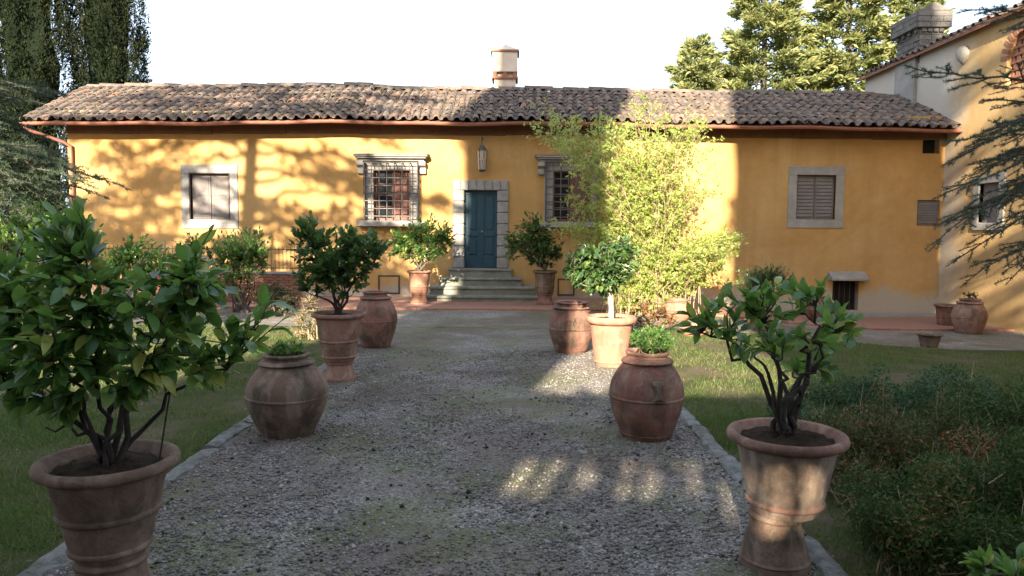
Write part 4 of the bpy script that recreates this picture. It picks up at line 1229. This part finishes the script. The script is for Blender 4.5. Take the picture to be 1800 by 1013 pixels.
# airy yellow-green shrub: many arching stems
y = 18.5
pa = at_y(1140, 560, y)
t = thing('airy_shrub', 'tall airy yellow-green shrub, sunlit, in front of the house wall', 'shrub', (pa.x, y, 0))
b = MB(); lo = []; ld = []
env = [((1040, 300), .95), ((1000, 240), .7), ((1120, 260), 1.0), ((1160, 300), .9), ((1100, 330), .9), ((1130, 380), 1.3), ((1180, 400), 1.1), ((1235, 330), .6), ((1255, 450), .8), ((1290, 430), .4), ((1080, 450), 1.0), ((1130, 470), 1.3), ((1220, 480), .9), ((1010, 400), .8), ((1060, 380), 1.0), ((1150, 520), 1.0), ((1090, 520), .6), ((960, 230), .5), ((1055, 225), .5), ((1230, 235), .6), ((1140, 225), .7)]
for s in range(370):
    (ex, ey), rr = env[int(rng.integers(len(env)))]
    yy = y + rng.normal() * .5
    e = at_y(ex, ey, yy); tip = np.array([e.x, e.y, e.z]) + rng.normal(size=3) * np.array([rr * .42, .2, rr * .42])
    tip[1] = min(tip[1], WY - .45)
    st = np.array([pa.x + rng.normal() * .42, y + rng.normal() * .2, 0.])
    P = wiggle(st, tip, 8, .018, .0)
    t_ = np.linspace(0, 1, 8)
    P[:, 0] = st[0] + (P[:, 0] - st[0]) * (t_ ** 1.0); P[:, 2] += .10 * (tip[2]) * np.sin(t_ * math.pi)
    b.tube(P, np.linspace(.014, .003, 8), 4, caps=False)
    for q in range(15):
        u = .30 + .70 * rng.random() ** .8; k = min(6, int(u * 7)); p0 = P[k] + (P[k+1] - P[k]) * (u * 7 - k)
        d = rand_unit(1)[0]; d[2] = abs(d[2]) * .5 + .1; d = unit(d); L_ = .18 + .34 * rng.random()
        pts = [p0, p0 + d * L_ * .5, p0 + d * L_ + np.array([0, 0, -.05])]
        b.tube(pts, [.0032, .0026, .0012], 3, caps=False)
        for w in range(9):
            f = .2 + .8 * rng.random(); lo.append(p0 + d * L_ * f + rng.normal(size=3) * .02); ld.append(unit(d * .5 + rand_unit(1)[0]))
b.build('stems', M['stem_tan'], t)
lo = np.array(lo); ld = np.array(ld)
R = frames(ld, rand_unit(len(lo)) + np.array([0, 0, .6]))
V, F, r_ = inst(*SMALL_LEAF, R, lo, .06 + .07 * rng.random(len(lo)), rng.random(len(lo)))
o = link_mesh('leaves', np_mesh('leaves', V, F, r_), M['yellow_leaf'], t); o['kind'] = 'stuff'

# low brush at the right foreground, three clumps
def brush(label, foot, hmax, n, nl, mat='brush_leaf', twigs=220, size=.032):
    """foot: (x, y, rx, ry) footprint; nl lumps of different heights"""
    x0, y0, rx_, ry_ = foot
    t = thing('low_brush', label, 'shrub', (x0, y0, 0), 'low scrubby bushes on the right lawn')
    L = []
    for k in range(nl):
        a = rng.random() * 6.28; q = math.sqrt(rng.random())
        hh = hmax * (.35 + .65 * rng.random()) * (1.05 - .55 * q)
        r = .14 + .16 * rng.random()
        L.append((x0 + math.cos(a) * q * rx_, y0 + math.sin(a) * q * ry_, hh * .62, r, r, hh * .45))
    k = rng.integers(0, nl, n); E_ = np.array(L)[k]
    pts = E_[:, :3] + rand_unit(n) * (rng.random(n) ** .4)[:, None] * E_[:, 3:6]
    tint = (rng.random(nl) ** 1.5)[k]
    ok = pts[:, 2] > .02; pts = pts[ok]; tint = tint[ok]; m = len(pts)
    d = unit(rand_unit(m) + np.array([0, 0, .4]))
    V, F, r_ = inst(*SMALL_LEAF, frames(d, rand_unit(m) + np.array([0, 0, .9])), pts, size * (.5 + rng.random(m)), np.clip(tint * .75 + rng.normal(size=m) * .2 + .1, 0, 1))
    o = link_mesh('leaves', np_mesh('leaves', V, F, r_), M[mat], t); o['kind'] = 'stuff'
    b = MB()
    for q in range(twigs):
        e = L[int(rng.integers(nl))]
        tip = np.array(e[:3]) + rand_unit(1)[0] * np.array(e[3:6]) * 1.15; tip[2] = abs(tip[2]) + .05
        s = np.array([e[0] + rng.normal() * .1, e[1] + rng.normal() * .1, 0.])
        b.tube(wiggle(s, tip, 5, .07), np.linspace(.006, .0015, 5), 3, caps=False)
    b.build('stems', M['stem_tan'], t)
brush('dark scrubby bush filling the lower right corner beside the pot stand', (3.15, 4.4, .95, .8), .86, 46000, 42)
brush('brown-twigged bush behind the right foreground pot, catching a little sun', (3.2, 5.7, .85, .75), .92, 38000, 38, 'red_brush', 500)
brush('bluish-green low bush on the far side of the scrub, by the lawn', (4.0, 7.3, 1.35, .85), .88, 46000, 44, 'blue_brush')
brush('tall dark scrub at the right picture edge below the cedar', (4.7, 6.1, 1.0, 1.2), 1.08, 46000, 42)
# sprig of citrus at the very corner
pa = at_y(1765, 995, 3.3)
t = thing('potted_citrus', 'bright green citrus sprigs poking up at the bottom right corner', 'potted tree', (pa.x, pa.y, 0), CG)
pot_parts(t, (pa.x + .05, pa.y, .005), .34, .22, .14, M['terracotta'], (.4,))
woody(t, (pa.x + .05, pa.y, .30), [(pa.x, pa.y, pa.z - .02, .16, .15, .07), (pa.x + .1, pa.y, pa.z - .08, .2, .2, .09)], 5, 34, .085, 5, 'citrus', M['bark'], r0=.01, singles=120, up=.4)

# ================================================================== TREES
SPRAY = ([(0,0,0),(.35,.16,.04),(1,0,-.06),(.35,-.16,.04)], [(0,1,2),(0,2,3)])

def cypress(label, x, y, h, r, n, core=.72, name='cypress_tree', size=.34, group=None, straight=False, ztop=None, topr=.35):
    t = thing(name, label, 'tree', (x, y, 0), group)
    MB().tube([(x, y, -.2), (x + .05, y, 1.5), (x, y, h * .6)], [.22, .17, .08], 8).build('trunk', M['bark'], t, smooth=True)
    ph = rng.random(8) * 6.28
    def R_(f, a):
        f = np.asarray(f, float); k0 = .9 if straight else .55
        prof = np.minimum(1, (f + .02) / .10) ** .6 * np.where(f < k0, 1., np.maximum(.02, 1 - (np.maximum(0, f - k0) / (1 - k0)) ** 1.6 * .92))
        lump = 1 + .10 * np.sin(3*a + ph[0] + f*9) + .08 * np.sin(5*a + ph[1] - f*23) + .07 * np.sin(f*41 + ph[2] + 2*a)
        if straight: lump = 1 + (lump - 1) * .35
        return r * prof * lump
    b = MB(); ns, na = 26, 14
    for i in range(ns):
        f = i / (ns - 1)
        for k in range(na):
            a = 2*math.pi*k/na; rr = R_(f, a) * core * (1 + rng.normal() * .06)
            b.v.append((x + rr*math.cos(a), y + rr*math.sin(a), .3 + f * (h - .5)))
    for i in range(ns - 1):
        for k in range(na): b.f.append((i*na+k, i*na+(k+1) % na, (i+1)*na+(k+1) % na, (i+1)*na+k))
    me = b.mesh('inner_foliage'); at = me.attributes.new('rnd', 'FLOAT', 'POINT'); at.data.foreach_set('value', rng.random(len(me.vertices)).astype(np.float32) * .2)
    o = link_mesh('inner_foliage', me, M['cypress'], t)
    nt0 = max(40, n // 70)
    tf_ = rng.random(nt0); ta = rng.random(nt0) * 2*math.pi; tr_ = R_(tf_, ta) * (rng.uniform(.62, 1.03, nt0) if not straight else rng.uniform(.9, 1.03, nt0))
    tc = np.stack([x + tr_*np.cos(ta), y + tr_*np.sin(ta), .3 + tf_ * (h - .3)], 1)
    k = rng.integers(0, nt0, n)
    v = rng.random(n)                                  # along the upright tuft, pointed at its top
    th = .35 + .4 * rng.random(nt0)
    wd = (.30 * (1 - v) ** .7 * np.minimum(1, v / .12 + .3))[:, None]
    P = tc[k] + rand_unit(n) * np.array([1, 1, .3]) * wd * (rng.random(n) ** .5)[:, None] + np.stack([np.cos(ta[k]) * .12 * v, np.sin(ta[k]) * .12 * v, (v - .4) * th[k] * 2], 1)
    d = unit(np.stack([np.cos(ta[k]) * .35, np.sin(ta[k]) * .35, np.full(n, .8)], 1) + rng.normal(size=(n, 3)) * .5)
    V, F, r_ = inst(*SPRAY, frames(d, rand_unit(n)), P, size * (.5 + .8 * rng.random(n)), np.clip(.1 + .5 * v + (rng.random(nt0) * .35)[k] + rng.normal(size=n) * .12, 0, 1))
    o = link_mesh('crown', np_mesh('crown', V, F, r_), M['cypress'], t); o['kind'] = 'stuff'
    return t

def fir(label, x, y, h, r, nb, group):
    t = thing('fir_tree', label, 'tree', (x, y, 0), group)
    MB().tube([(x, y, -.3), (x + .1, y, h * .5), (x, y, h)], [.32, .2, .03], 8).build('trunk', M['bark'], t, smooth=True)
    b = MB(); lo = []; ld = []; rn = []
    for k in range(nb):
        f = (.12 + .88 * (k + rng.random()) / nb); a = k * 2.399 + rng.normal() * .3
        L_ = r * (1.03 - f) ** .75 * (.65 + .5 * rng.random()) + .25
        z0 = h * f; dirv = np.array([math.cos(a), math.sin(a), 0.])
        s = np.linspace(0, 1, 6)[:, None]
        P = np.array([x, y, z0]) + dirv * L_ * s + np.array([0, 0, 1.]) * (L_ * (-.22 * s + .22 * s ** 2.2)) + rng.normal(size=(6, 3)) * .08
        b.tube(P, np.linspace(.05, .012, 6), 4, caps=False)
        m = int(60 + L_ * 130)
        u = .15 + .85 * rng.random(m) ** .7; kk = np.minimum(4, (u * 5).astype(int)); p = P[kk] + (P[kk+1] - P[kk]) * (u * 5 - kk)[:, None]
        side = np.array([-dirv[1], dirv[0], 0])[None] * rng.choice([-1., 1.], m)[:, None]
        ww = ((.08 + .7 * rng.random(m)) * (1.1 - u * .75) * min(1.1, L_ * .42))[:, None]
        lo.append(p + side * ww + dirv * ww * .5 + rng.normal(size=(m, 3)) * .09 + np.array([0, 0, -.10]) * ww)
        ld.append(unit(side * .7 + dirv + np.array([0, 0, .25]) + rng.normal(size=(m, 3)) * .45))
        rn.append(np.clip(.25 + .5 * u + rng.normal(size=m) * .18, 0, 1))
    b.build('boughs', M['bark'], t)
    lo = np.concatenate(lo); n = len(lo)
    V, F, r_ = inst(*SPRAY, frames(np.concatenate(ld), rand_unit(n) + np.array([0, -.5, .4])), lo, .20 + .26 * rng.random(n), np.concatenate(rn))
    o = link_mesh('crown', np_mesh('crown', V, F, r_), M['fir'], t); o['kind'] = 'stuff'

def cedar(t, tx, ty, h, boughs, needle=.034, nwid=.16, per_m=300, mat='cedar', sub_step=.16, sub_len=.55, tr=.24, dens=1.0, bough_r=.03, start=.18):
    """boughs: (start_z, tip (3,), sag)"""
    MB().tube(wiggle((tx, ty, -.2), (tx + .1, ty, h), 7, .006), np.linspace(tr, tr * .25, 7), 10).build('trunk', M['bark'], t, smooth=True)
    b = MB(); lo = []; ld = []
    def put(P, dens_):
        P = np.asarray(P); seg = P[1:] - P[:-1]; L_ = np.linalg.norm(seg, axis=1)
        for k in range(len(seg)):
            m = int(L_[k] * per_m * dens_) + 1
            u = rng.random(m)[:, None]
            lo.append(P[k] + seg[k] * u)
            ld.append(unit(rand_unit(m) + unit(seg[k]) * .55 + np.array([0, 0, .25])))
    for (z0, tip, sag) in boughs:
        tip = np.asarray(tip, float); st = np.array([tx, ty, z0])
        L_ = np.linalg.norm(tip - st); n = max(8, int(L_ / .3))
        P = wiggle(st, tip, n, .010, sag)
        b.tube(P, np.linspace(bough_r, .005, n), 5, caps=False)
        put(P[int(n * .35):], dens * .8)
        main = unit(tip - st); side0 = unit(np.cross(main, [0, 0, 1.]))
        m = int(L_ * .8 / sub_step)
        for q in range(m):
            u = start + (.98 - start) * (q + rng.random()) / m; kk = min(n - 2, int(u * (n - 1))); p = P[kk] + (P[kk+1] - P[kk]) * (u * (n - 1) - kk)
            sg = 1 if q % 2 else -1
            l2 = sub_len * (.45 + .8 * rng.random()) * min(1, (1.12 - u) * 2.0)
            d = unit(main * (.75 + .3 * rng.random()) + side0 * sg * (.55 + .5 * rng.random()) + np.array([0, 0, rng.normal() * .18 - .08]))
            e = p + d * l2 + np.array([0, 0, -.12 * l2])
            S = wiggle(p, e, 5, .03, .03)
            b.tube(S, np.linspace(.008, .003, 5), 4, caps=False); put(S, dens)
            if l2 > .3:
                for w in range(3):
                    pp = S[1 + w]; d3 = unit(d + side0 * (1 if w % 2 else -1) * .8 + rng.normal(size=3) * .15)
                    S3 = wiggle(pp, pp + d3 * l2 * .38, 3, .03); b.tube(S3, [.005, .004, .002], 3, caps=False); put(S3, dens)
    b.build('boughs', M['bark'], t)
    lo = np.concatenate(lo); ld = np.concatenate(ld); n = len(lo)
    base = ([(0, -nwid/2, 0), (0, nwid/2, 0), (1, 0, 0)], [(0, 1, 2)])
    V, F, r_ = inst(*base, frames(ld, rand_unit(n)), lo, needle * (.6 + .7 * rng.random(n)), rng.random(n))
    o = link_mesh('needles', np_mesh('needles', V, F, r_), M[mat], t); o['kind'] = 'stuff'

def T(px, py, Y):
    p = at_y(px, py, Y); return (p.x, p.y, p.z)

# background trees
GB = 'trees behind the long house'
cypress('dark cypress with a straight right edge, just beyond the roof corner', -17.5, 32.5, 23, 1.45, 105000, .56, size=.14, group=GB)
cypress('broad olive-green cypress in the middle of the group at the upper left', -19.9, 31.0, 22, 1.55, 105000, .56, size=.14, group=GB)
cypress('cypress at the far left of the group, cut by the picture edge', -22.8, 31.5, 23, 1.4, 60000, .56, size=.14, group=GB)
fir('yellow-green fir left of the two tall ones, in full sun', 14.2, 43, 19.8, 4.7, 170, GB)
fir('yellow-green fir beside the big grey chimney, in full sun', 19.0, 43, 19.4, 4.5, 170, GB)
fir('low fir top showing over the ridge at the left of the firs', 10.2, 42, 12.8, 3.8, 100, GB)
fir('fir partly hidden behind the big grey chimney', 22.6, 43, 17.6, 4.2, 130, GB)

# cedar at the right edge (trunk outside the picture)
cr = thing('cedar_tree', 'dark cedar whose drooping boughs reach in at the right edge', 'tree', (8.9, 9.6, 0))
bl = []
for (px, py, Y, dz, sag) in ((1588, 118, 9.2, -.9, .03), (1690, 20, 8.8, -.3, .03), (1655, 292, 9.4, .75, .06), (1640, 352, 9.0, .75, .07), (1632, 440, 8.6, 1.3, .08), (1662, 470, 9.4, 1.0, .08), (1640, 405, 9.8, .9, .06),
                             (1690, 505, 9.0, .8, .08), (1665, 250, 8.8, .2, .05), (1720, 180, 9.5, -.2, .03), (1700, 330, 8.5, .7, .07), (1745, 420, 8.2, .9, .08), (1760, 260, 9.0, .5, .05), (1740, 360, 9.8, .7, .06), (1770, 500, 8.6, 1.0, .08), (1725, 235, 9.9, .3, .04), (1710, 300, 9.2, .5, .05)):
    tp = T(px, py, Y); bl.append((tp[2] + dz + .25, tp, sag))
for k in range(16):
    a = rng.random() * 3.0 - 1.2; z = 4.8 + k * .45
    bl.append((z, (8.9 + math.cos(a) * (3.2 - k * .09), 9.6 + math.sin(a) * 2.8, z + rng.normal() * .4), .04))
cedar(cr, 8.9, 9.6, 12.5, bl, needle=.044, nwid=.14, per_m=340, sub_step=.115, sub_len=.62)
# cedar at the left edge
cl = thing('cedar_tree', 'feathery cedar boughs layered at the left edge under the cypresses', 'tree', (-9.9, 11.6, 0))
bl = []
for (px, py, Y, dz, sag) in ((215, 328, 11.2, .55, .06), (150, 300, 11.0, .5, .06), (190, 352, 11.4, .55, .07), (110, 275, 11.6, .35, .05), (165, 330, 10.6, .5, .07), (60, 225, 11.8, .25, .04), (95, 160, 12.0, .1, .05), (70, 185, 11.4, .2, .05), (40, 205, 11.0, .2, .05),
                             (120, 170, 12.4, .2, .04), (80, 350, 11.0, .5, .07), (130, 375, 11.4, .5, .07), (40, 320, 10.6, .4, .06), (60, 390, 11.2, .5, .07), (30, 270, 11.0, .3, .06), (90, 245, 12.0, .3, .05), (20, 160, 11.2, .1, .04), (150, 355, 11.8, .5, .06)):
    tp = T(px, py, Y); bl.append((tp[2] + dz, tp, sag))
cedar(cl, -9.9, 11.6, 6.2, bl, needle=.055, nwid=.15, per_m=330, tr=.2, sub_len=.62, sub_step=.13)

# ------------------------------------------------------------------ unseen growth behind the camera, most of it added to throw the shade
YC = -8.0
def back(xw, Y, zw):
    s = Y - YC
    return xw - SDX * s, zw + SDZ * s
# unseen hedge added for shade; its holes shape the sun patches
hb = MB(); HT = 6.62
holes = []
xa, za_ = back(-.14, 5.36, 0); xb, zb_ = back(1.62, 6.22, 0)
holes.append((xa, xb, za_ + .02, zb_ + .10))  # slot placed to throw the sun patch across the path
x2, z2 = back(-.85, 6.75, 0)
holes.append((x2 - .2, x2 + .18, z2 - .04, z2 + .14))
holes.append((-1.50, -1.0, 4.98, 5.42))  # opening placed to light the near right pot
wall_holes(hb, -34, 15, -.2, HT, holes, YC - .12, YC + .12)
hb.quad((-34, YC - .12, HT), (-34, YC + .12, HT), (15, YC + .12, HT), (15, YC - .12, HT))
nb_ = len(hb.v)
b2 = MB(); wall_holes(b2, -34, 15, -.2, HT, holes, YC + .12, YC - .12)
hb.v += b2.v; hb.f += [tuple(i + nb_ for i in f) for f in b2.f]
hd = thing('shade_hedge', 'unseen tall hedge added behind the viewpoint to shape the shade', 'hedge', (-5, YC, 0))
me = hb.mesh('inner_foliage'); link_mesh('inner_foliage', me, M['cypress'], hd)
n = 14000
P = np.stack([rng.uniform(-34, 15, n), YC + rng.choice([-1, 1], n) * (.12 + .25 * rng.random(n)), rng.uniform(0, HT + .12, n)], 1)
ok = np.ones(n, bool)
for (a, c, e, f) in holes: ok &= ~((P[:, 0] > a - .35) & (P[:, 0] < c + .35) & (P[:, 2] > e - .35) & (P[:, 2] < f + .35))
P = P[ok]
V, F, r_ = inst(*SMALL_LEAF, frames(rand_unit(len(P)), rand_unit(len(P))), P, np.full(len(P), .28), rng.random(len(P)))
o = link_mesh('leaves', np_mesh('leaves', V, F, r_), M['cypress'], hd); o['kind'] = 'stuff'
for xx, rr_ in ((-3.0, .05), (-2.78, .09), (-2.45, .12), (-2.2, .05), (-1.93, .09), (-1.74, .04), (-1.36, .05), (-1.14, .05)):
    MB().tube([(xx - .02 + rng.normal() * .03, YC, 4.9), (xx + rng.normal() * .03, YC, 5.4), (xx + .03 + rng.normal() * .05, YC, 5.8)], [rr_, rr_ * (.7 + .5 * rng.random()), rr_], 7).build('stem', M['bark'], hd)  # bars added in the slot to stripe its sun patch
n = 420  # leaves added in the slot to dim the light through it
P = np.stack([rng.uniform(-3.3, -1.0, n), YC + rng.uniform(-.2, .2, n), rng.uniform(5.0, 5.7, n)], 1)
V, F, r_ = inst(*SMALL_LEAF, frames(rand_unit(n), rand_unit(n)), P, np.full(n, .13), rng.random(n))
o = link_mesh('dimming_sprays', np_mesh('dimming_sprays', V, F, r_), M['cypress'], hd); o['kind'] = 'stuff'
GC = 'unseen cypresses added behind the viewpoint for shade'
ORD = ('first', 'second', 'third', 'fourth')
def shade_cypress(xw0, xw1, k, clump):  # unseen cypresses added to shade the wall between two edges
    x0_, _ = back(xw0, WY, 0); x1_, _ = back(xw1, WY, 0)
    nn = k
    r = (x1_ - x0_) / (2 * nn) * 1.0
    for i in range(nn):
        xx = x0_ + r + 2 * r * i
        yt = YC - 1.6 + (.9 if i % 2 else 0)
        cypress('unseen dense cypress added behind the viewpoint for shade, %s of the %s clump' % (ORD[i], clump), xx - SDX * (YC - yt), yt, 25.5, r * 1.04, 1800, .98, size=.30, group=GC, straight=True)
shade_cypress(-1.45, 3.25, 3, 'left')
shade_cypress(6.72, 13.0, 3, 'right')
for i, (xw, k) in enumerate(((.2, 0), (1.9, 0), (8.8, 0), (10.9, 0))):
    xx, _ = back(xw, WY, 0)
    cypress('unseen slimmer cypress added at the back of the row for shade, %s from the left' % ORD[i], xx - SDX * 3.4, YC - 3.4, 25, 1.0, 900, .98, size=.30, group=GC, straight=True)

# big cedar behind-left of the viewpoint: its trunk and boughs throw the dappled shade on the left half of the house
ctx, cty = -7.9 - SDX * (WY - 2.0), 2.0
ct = thing('cedar_tree', 'tall cedar left of the viewpoint that dapples the house with shade', 'tree', (ctx, cty, 0))
bl = []
for k in range(74):
    z = 7.2 + 3.4 * (k + rng.random()) / 34 if k < 34 else 10.8 + 7.6 * (k - 34 + rng.random()) / 40
    a = k * 2.399
    L_ = 7.6 * (1.12 - (z - 7) / 18) * (.75 + .4 * rng.random())
    bl.append((z, (ctx + math.cos(a) * L_, cty + math.sin(a) * L_ * .45, z + rng.normal() * .5 - .2), .05))
cedar(ct, ctx, cty, 20, bl, needle=.19, nwid=.26, per_m=40, sub_step=.32, sub_len=1.6, tr=.36, bough_r=.08, start=.30)
c3 = thing('cedar_tree', 'unseen thin cedar added behind the viewpoint to dapple the villa wall', 'tree', (7.6, YC, 0))
bl = []  # sparse boughs added to break the sun on the villa wall
for k in range(46):
    z = 9.5 + 12 * (k + rng.random()) / 46; a = k * 2.399
    L_ = 3.6 * (.7 + .5 * rng.random())
    bl.append((z, (7.6 + math.cos(a) * L_, YC + math.sin(a) * L_ * .6, z + rng.normal() * .4), .04))
cedar(c3, 7.6, YC, 23, bl, needle=.20, nwid=.30, per_m=36, sub_step=.30, sub_len=1.5, tr=.25, bough_r=.07)

# two unseen trees added beside the viewpoint: their crowns hang above the picture and keep the sky off the near path
for (lab, tx, ty, ells) in (('unseen oak added left of the viewpoint, its crown overhead to block the sky', -6.8, -3.5, [(-4.3, -2.0, 8.2, 2.4, 4.2, 1.7), (-5.5, -4, 9.0, 2.2, 3, 1.8), (-3.6, 1.0, 8.0, 1.6, 2.2, 1.3)]),
                            ('unseen oak added right of the viewpoint, its crown overhead to block the sky', 7.4, -3.5, [(4.6, -2.0, 8.2, 2.5, 4.2, 1.7), (6.0, -4, 9.0, 2.2, 3, 1.8), (4.2, 1.0, 8.0, 1.9, 2.4, 1.4)])):
    t = thing('shade_oak', lab, 'tree', (tx, ty, 0))
    MB().tube(wiggle((tx, ty, -.2), (tx * .9, ty, 5.4), 6, .01), np.linspace(.34, .22, 6), 10).build('trunk', M['bark'], t, smooth=True)
    woody(t, (tx * .9, ty, 5.3), ells, 10, 620, .30, 9, 'citrus_dark', M['bark'], r0=.16, twig_r=.012, trunk_name='limbs', leafpart='crown')

# ================================================================== GROUND COVER
def scatter_ground(n, x0, x1, y0, y1, pw=1.0):
    u = rng.random(n) ** pw
    return np.stack([rng.uniform(x0, x1, n), y0 + (y1 - y0) * u], 1)
# pebbles on the path, thickest near the camera
n = 70000
P2 = scatter_ground(n, PX0 + .02, PX1 - .02, 2.6, 12.5, 1.5)
s = rng.gamma(4, .0017, n) + .003
keep = (np.sin(P2[:, 0] * 1.9 + .7 + np.sin(P2[:, 1] * .8)) * np.sin(P2[:, 1] * 1.05 + 2.0) + .5 * np.sin(P2[:, 0] * 4.3 + P2[:, 1] * 2.7) + rng.normal(size=n) * .45) > -.45
P2 = P2[keep]; s = s[keep]; n = len(s)
P3 = np.column_stack([P2, .006 + s * .25])
sc3 = np.column_stack([s * (1 + .4 * rng.random(n)), s, s * .65])
V, F, r_ = inst(*OCTA, frames(unit(rng.normal(size=(n, 3)) * np.array([1, 1, .25])), rng.normal(size=(n, 3)) * .2 + np.array([0, 0, 1.])), P3, sc3, np.clip(rng.beta(2, 2, n), 0, 1))
o = link_mesh('loose_gravel', np_mesh('loose_gravel', V, F, r_), M['pebble']); tag(o, 'loose grey pebbles lying on the path', 'gravel', kind='stuff')
# grass
def grass(name, label, regions):
    Ps = []
    for (n, x0, x1, y0, y1, pw) in regions:
        p = scatter_ground(n, x0, x1, y0, y1, pw)
        den = np.sin(p[:, 0] * 1.7 + 1) * np.sin(p[:, 1] * 1.3 + .5) + np.sin(p[:, 0] * 4.1) * np.sin(p[:, 1] * 3.7) * .6 + rng.normal(size=n) * .5
        Ps.append(p[den > -.10])
    p = np.concatenate(Ps); n = len(p)
    p3 = np.column_stack([p, gz(p[:, 0], p[:, 1]) - .003])
    d = unit(rng.normal(size=(n, 3)) * np.array([.5, .5, .15]) + np.array([0, 0, .85]))
    L_ = .035 + .06 * rng.random(n) ** 1.6
    sc_ = np.column_stack([L_, .005 + .006 * rng.random(n), np.ones(n)])
    V, F, r_ = inst(*BLADE, frames(d, rand_unit(n)), p3, sc_, np.clip(rng.random(n) ** 1.3, 0, 1))
    o = link_mesh(name, np_mesh(name, V, F, r_), M['grass']); tag(o, label, 'grass', kind='stuff')
grass('lawn_grass', 'short patchy grass on the lawns either side of the path', [
    (150000, -11, PX0 - .16, 4.5, SY0 - .02, 1.2), (45000, -5.5, PX0 - .16, 3.2, 8, 1.0),
    (150000, PX1 + .16, 12.9, 6.5, SY0 - .02, 1.2), (24000, PX1 + .16, 3.2, 4.0, 8, 1.0)])
# moss / weeds in the gravel
p = scatter_ground(26000, PX0 + .05, PX1 - .05, 4.5, 15.2, 1.0)
den = np.sin(p[:, 0] * 2.1 + 2.2) * np.sin(p[:, 1] * 1.1 + 1.2) + .5 * np.sin(p[:, 0] * 5.3 + 1) * np.sin(p[:, 1] * 3.1) + rng.normal(size=len(p)) * .25
p = p[den > .5]; n = len(p)
V, F, r_ = inst(*BLADE, frames(unit(rng.normal(size=(n, 3)) * .6 + np.array([0, 0, .6])), rand_unit(n)), np.column_stack([p, np.full(n, .004)]), np.column_stack([.012 + .016 * rng.random(n), .006 + .004 * rng.random(n), np.ones(n)]), rng.random(n) * .6)
o = link_mesh('path_weeds', np_mesh('path_weeds', V, F, r_), M['grass']); tag(o, 'thin green weeds and moss growing through the gravel', 'weeds', kind='stuff')
# dead leaves and dark bits
n = 5200
p = np.concatenate([scatter_ground(1400, PX0, PX1, 2.8, 11, 1.4), scatter_ground(2600, -7.5, PX0 - .1, 3.0, 11, 1.2), scatter_ground(1200, PX1 + .1, 4.5, 3.0, 11, 1.2)])
sz = .016 + .04 * rng.random(n) ** 2
V, F, r_ = inst(*SMALL_LEAF, frames(unit(rng.normal(size=(n, 3)) * np.array([1, 1, .15])), rng.normal(size=(n, 3)) * .35 + np.array([0, 0, 1.])), np.column_stack([p, np.full(n, .016)]), sz, rng.random(n) ** 1.5)
o = link_mesh('fallen_leaves', np_mesh('fallen_leaves', V, F, r_), M['dead_leaf']); tag(o, 'dry brown leaves scattered over the path and lawns', 'fallen leaves', kind='stuff')
n = 160
p = scatter_ground(n, PX0 + .1, PX1 - .1, 3.0, 9.5, 1.3)
V, F, r_ = inst(*OCTA, frames(rand_unit(n), rand_unit(n)), np.column_stack([p, np.full(n, .014)]), .010 + .014 * rng.random(n), np.zeros(n))
o = link_mesh('fallen_cones', np_mesh('fallen_cones', V, F, r_), M['bark_dark']); tag(o, 'small dark cones dropped on the path', 'cones', kind='stuff')
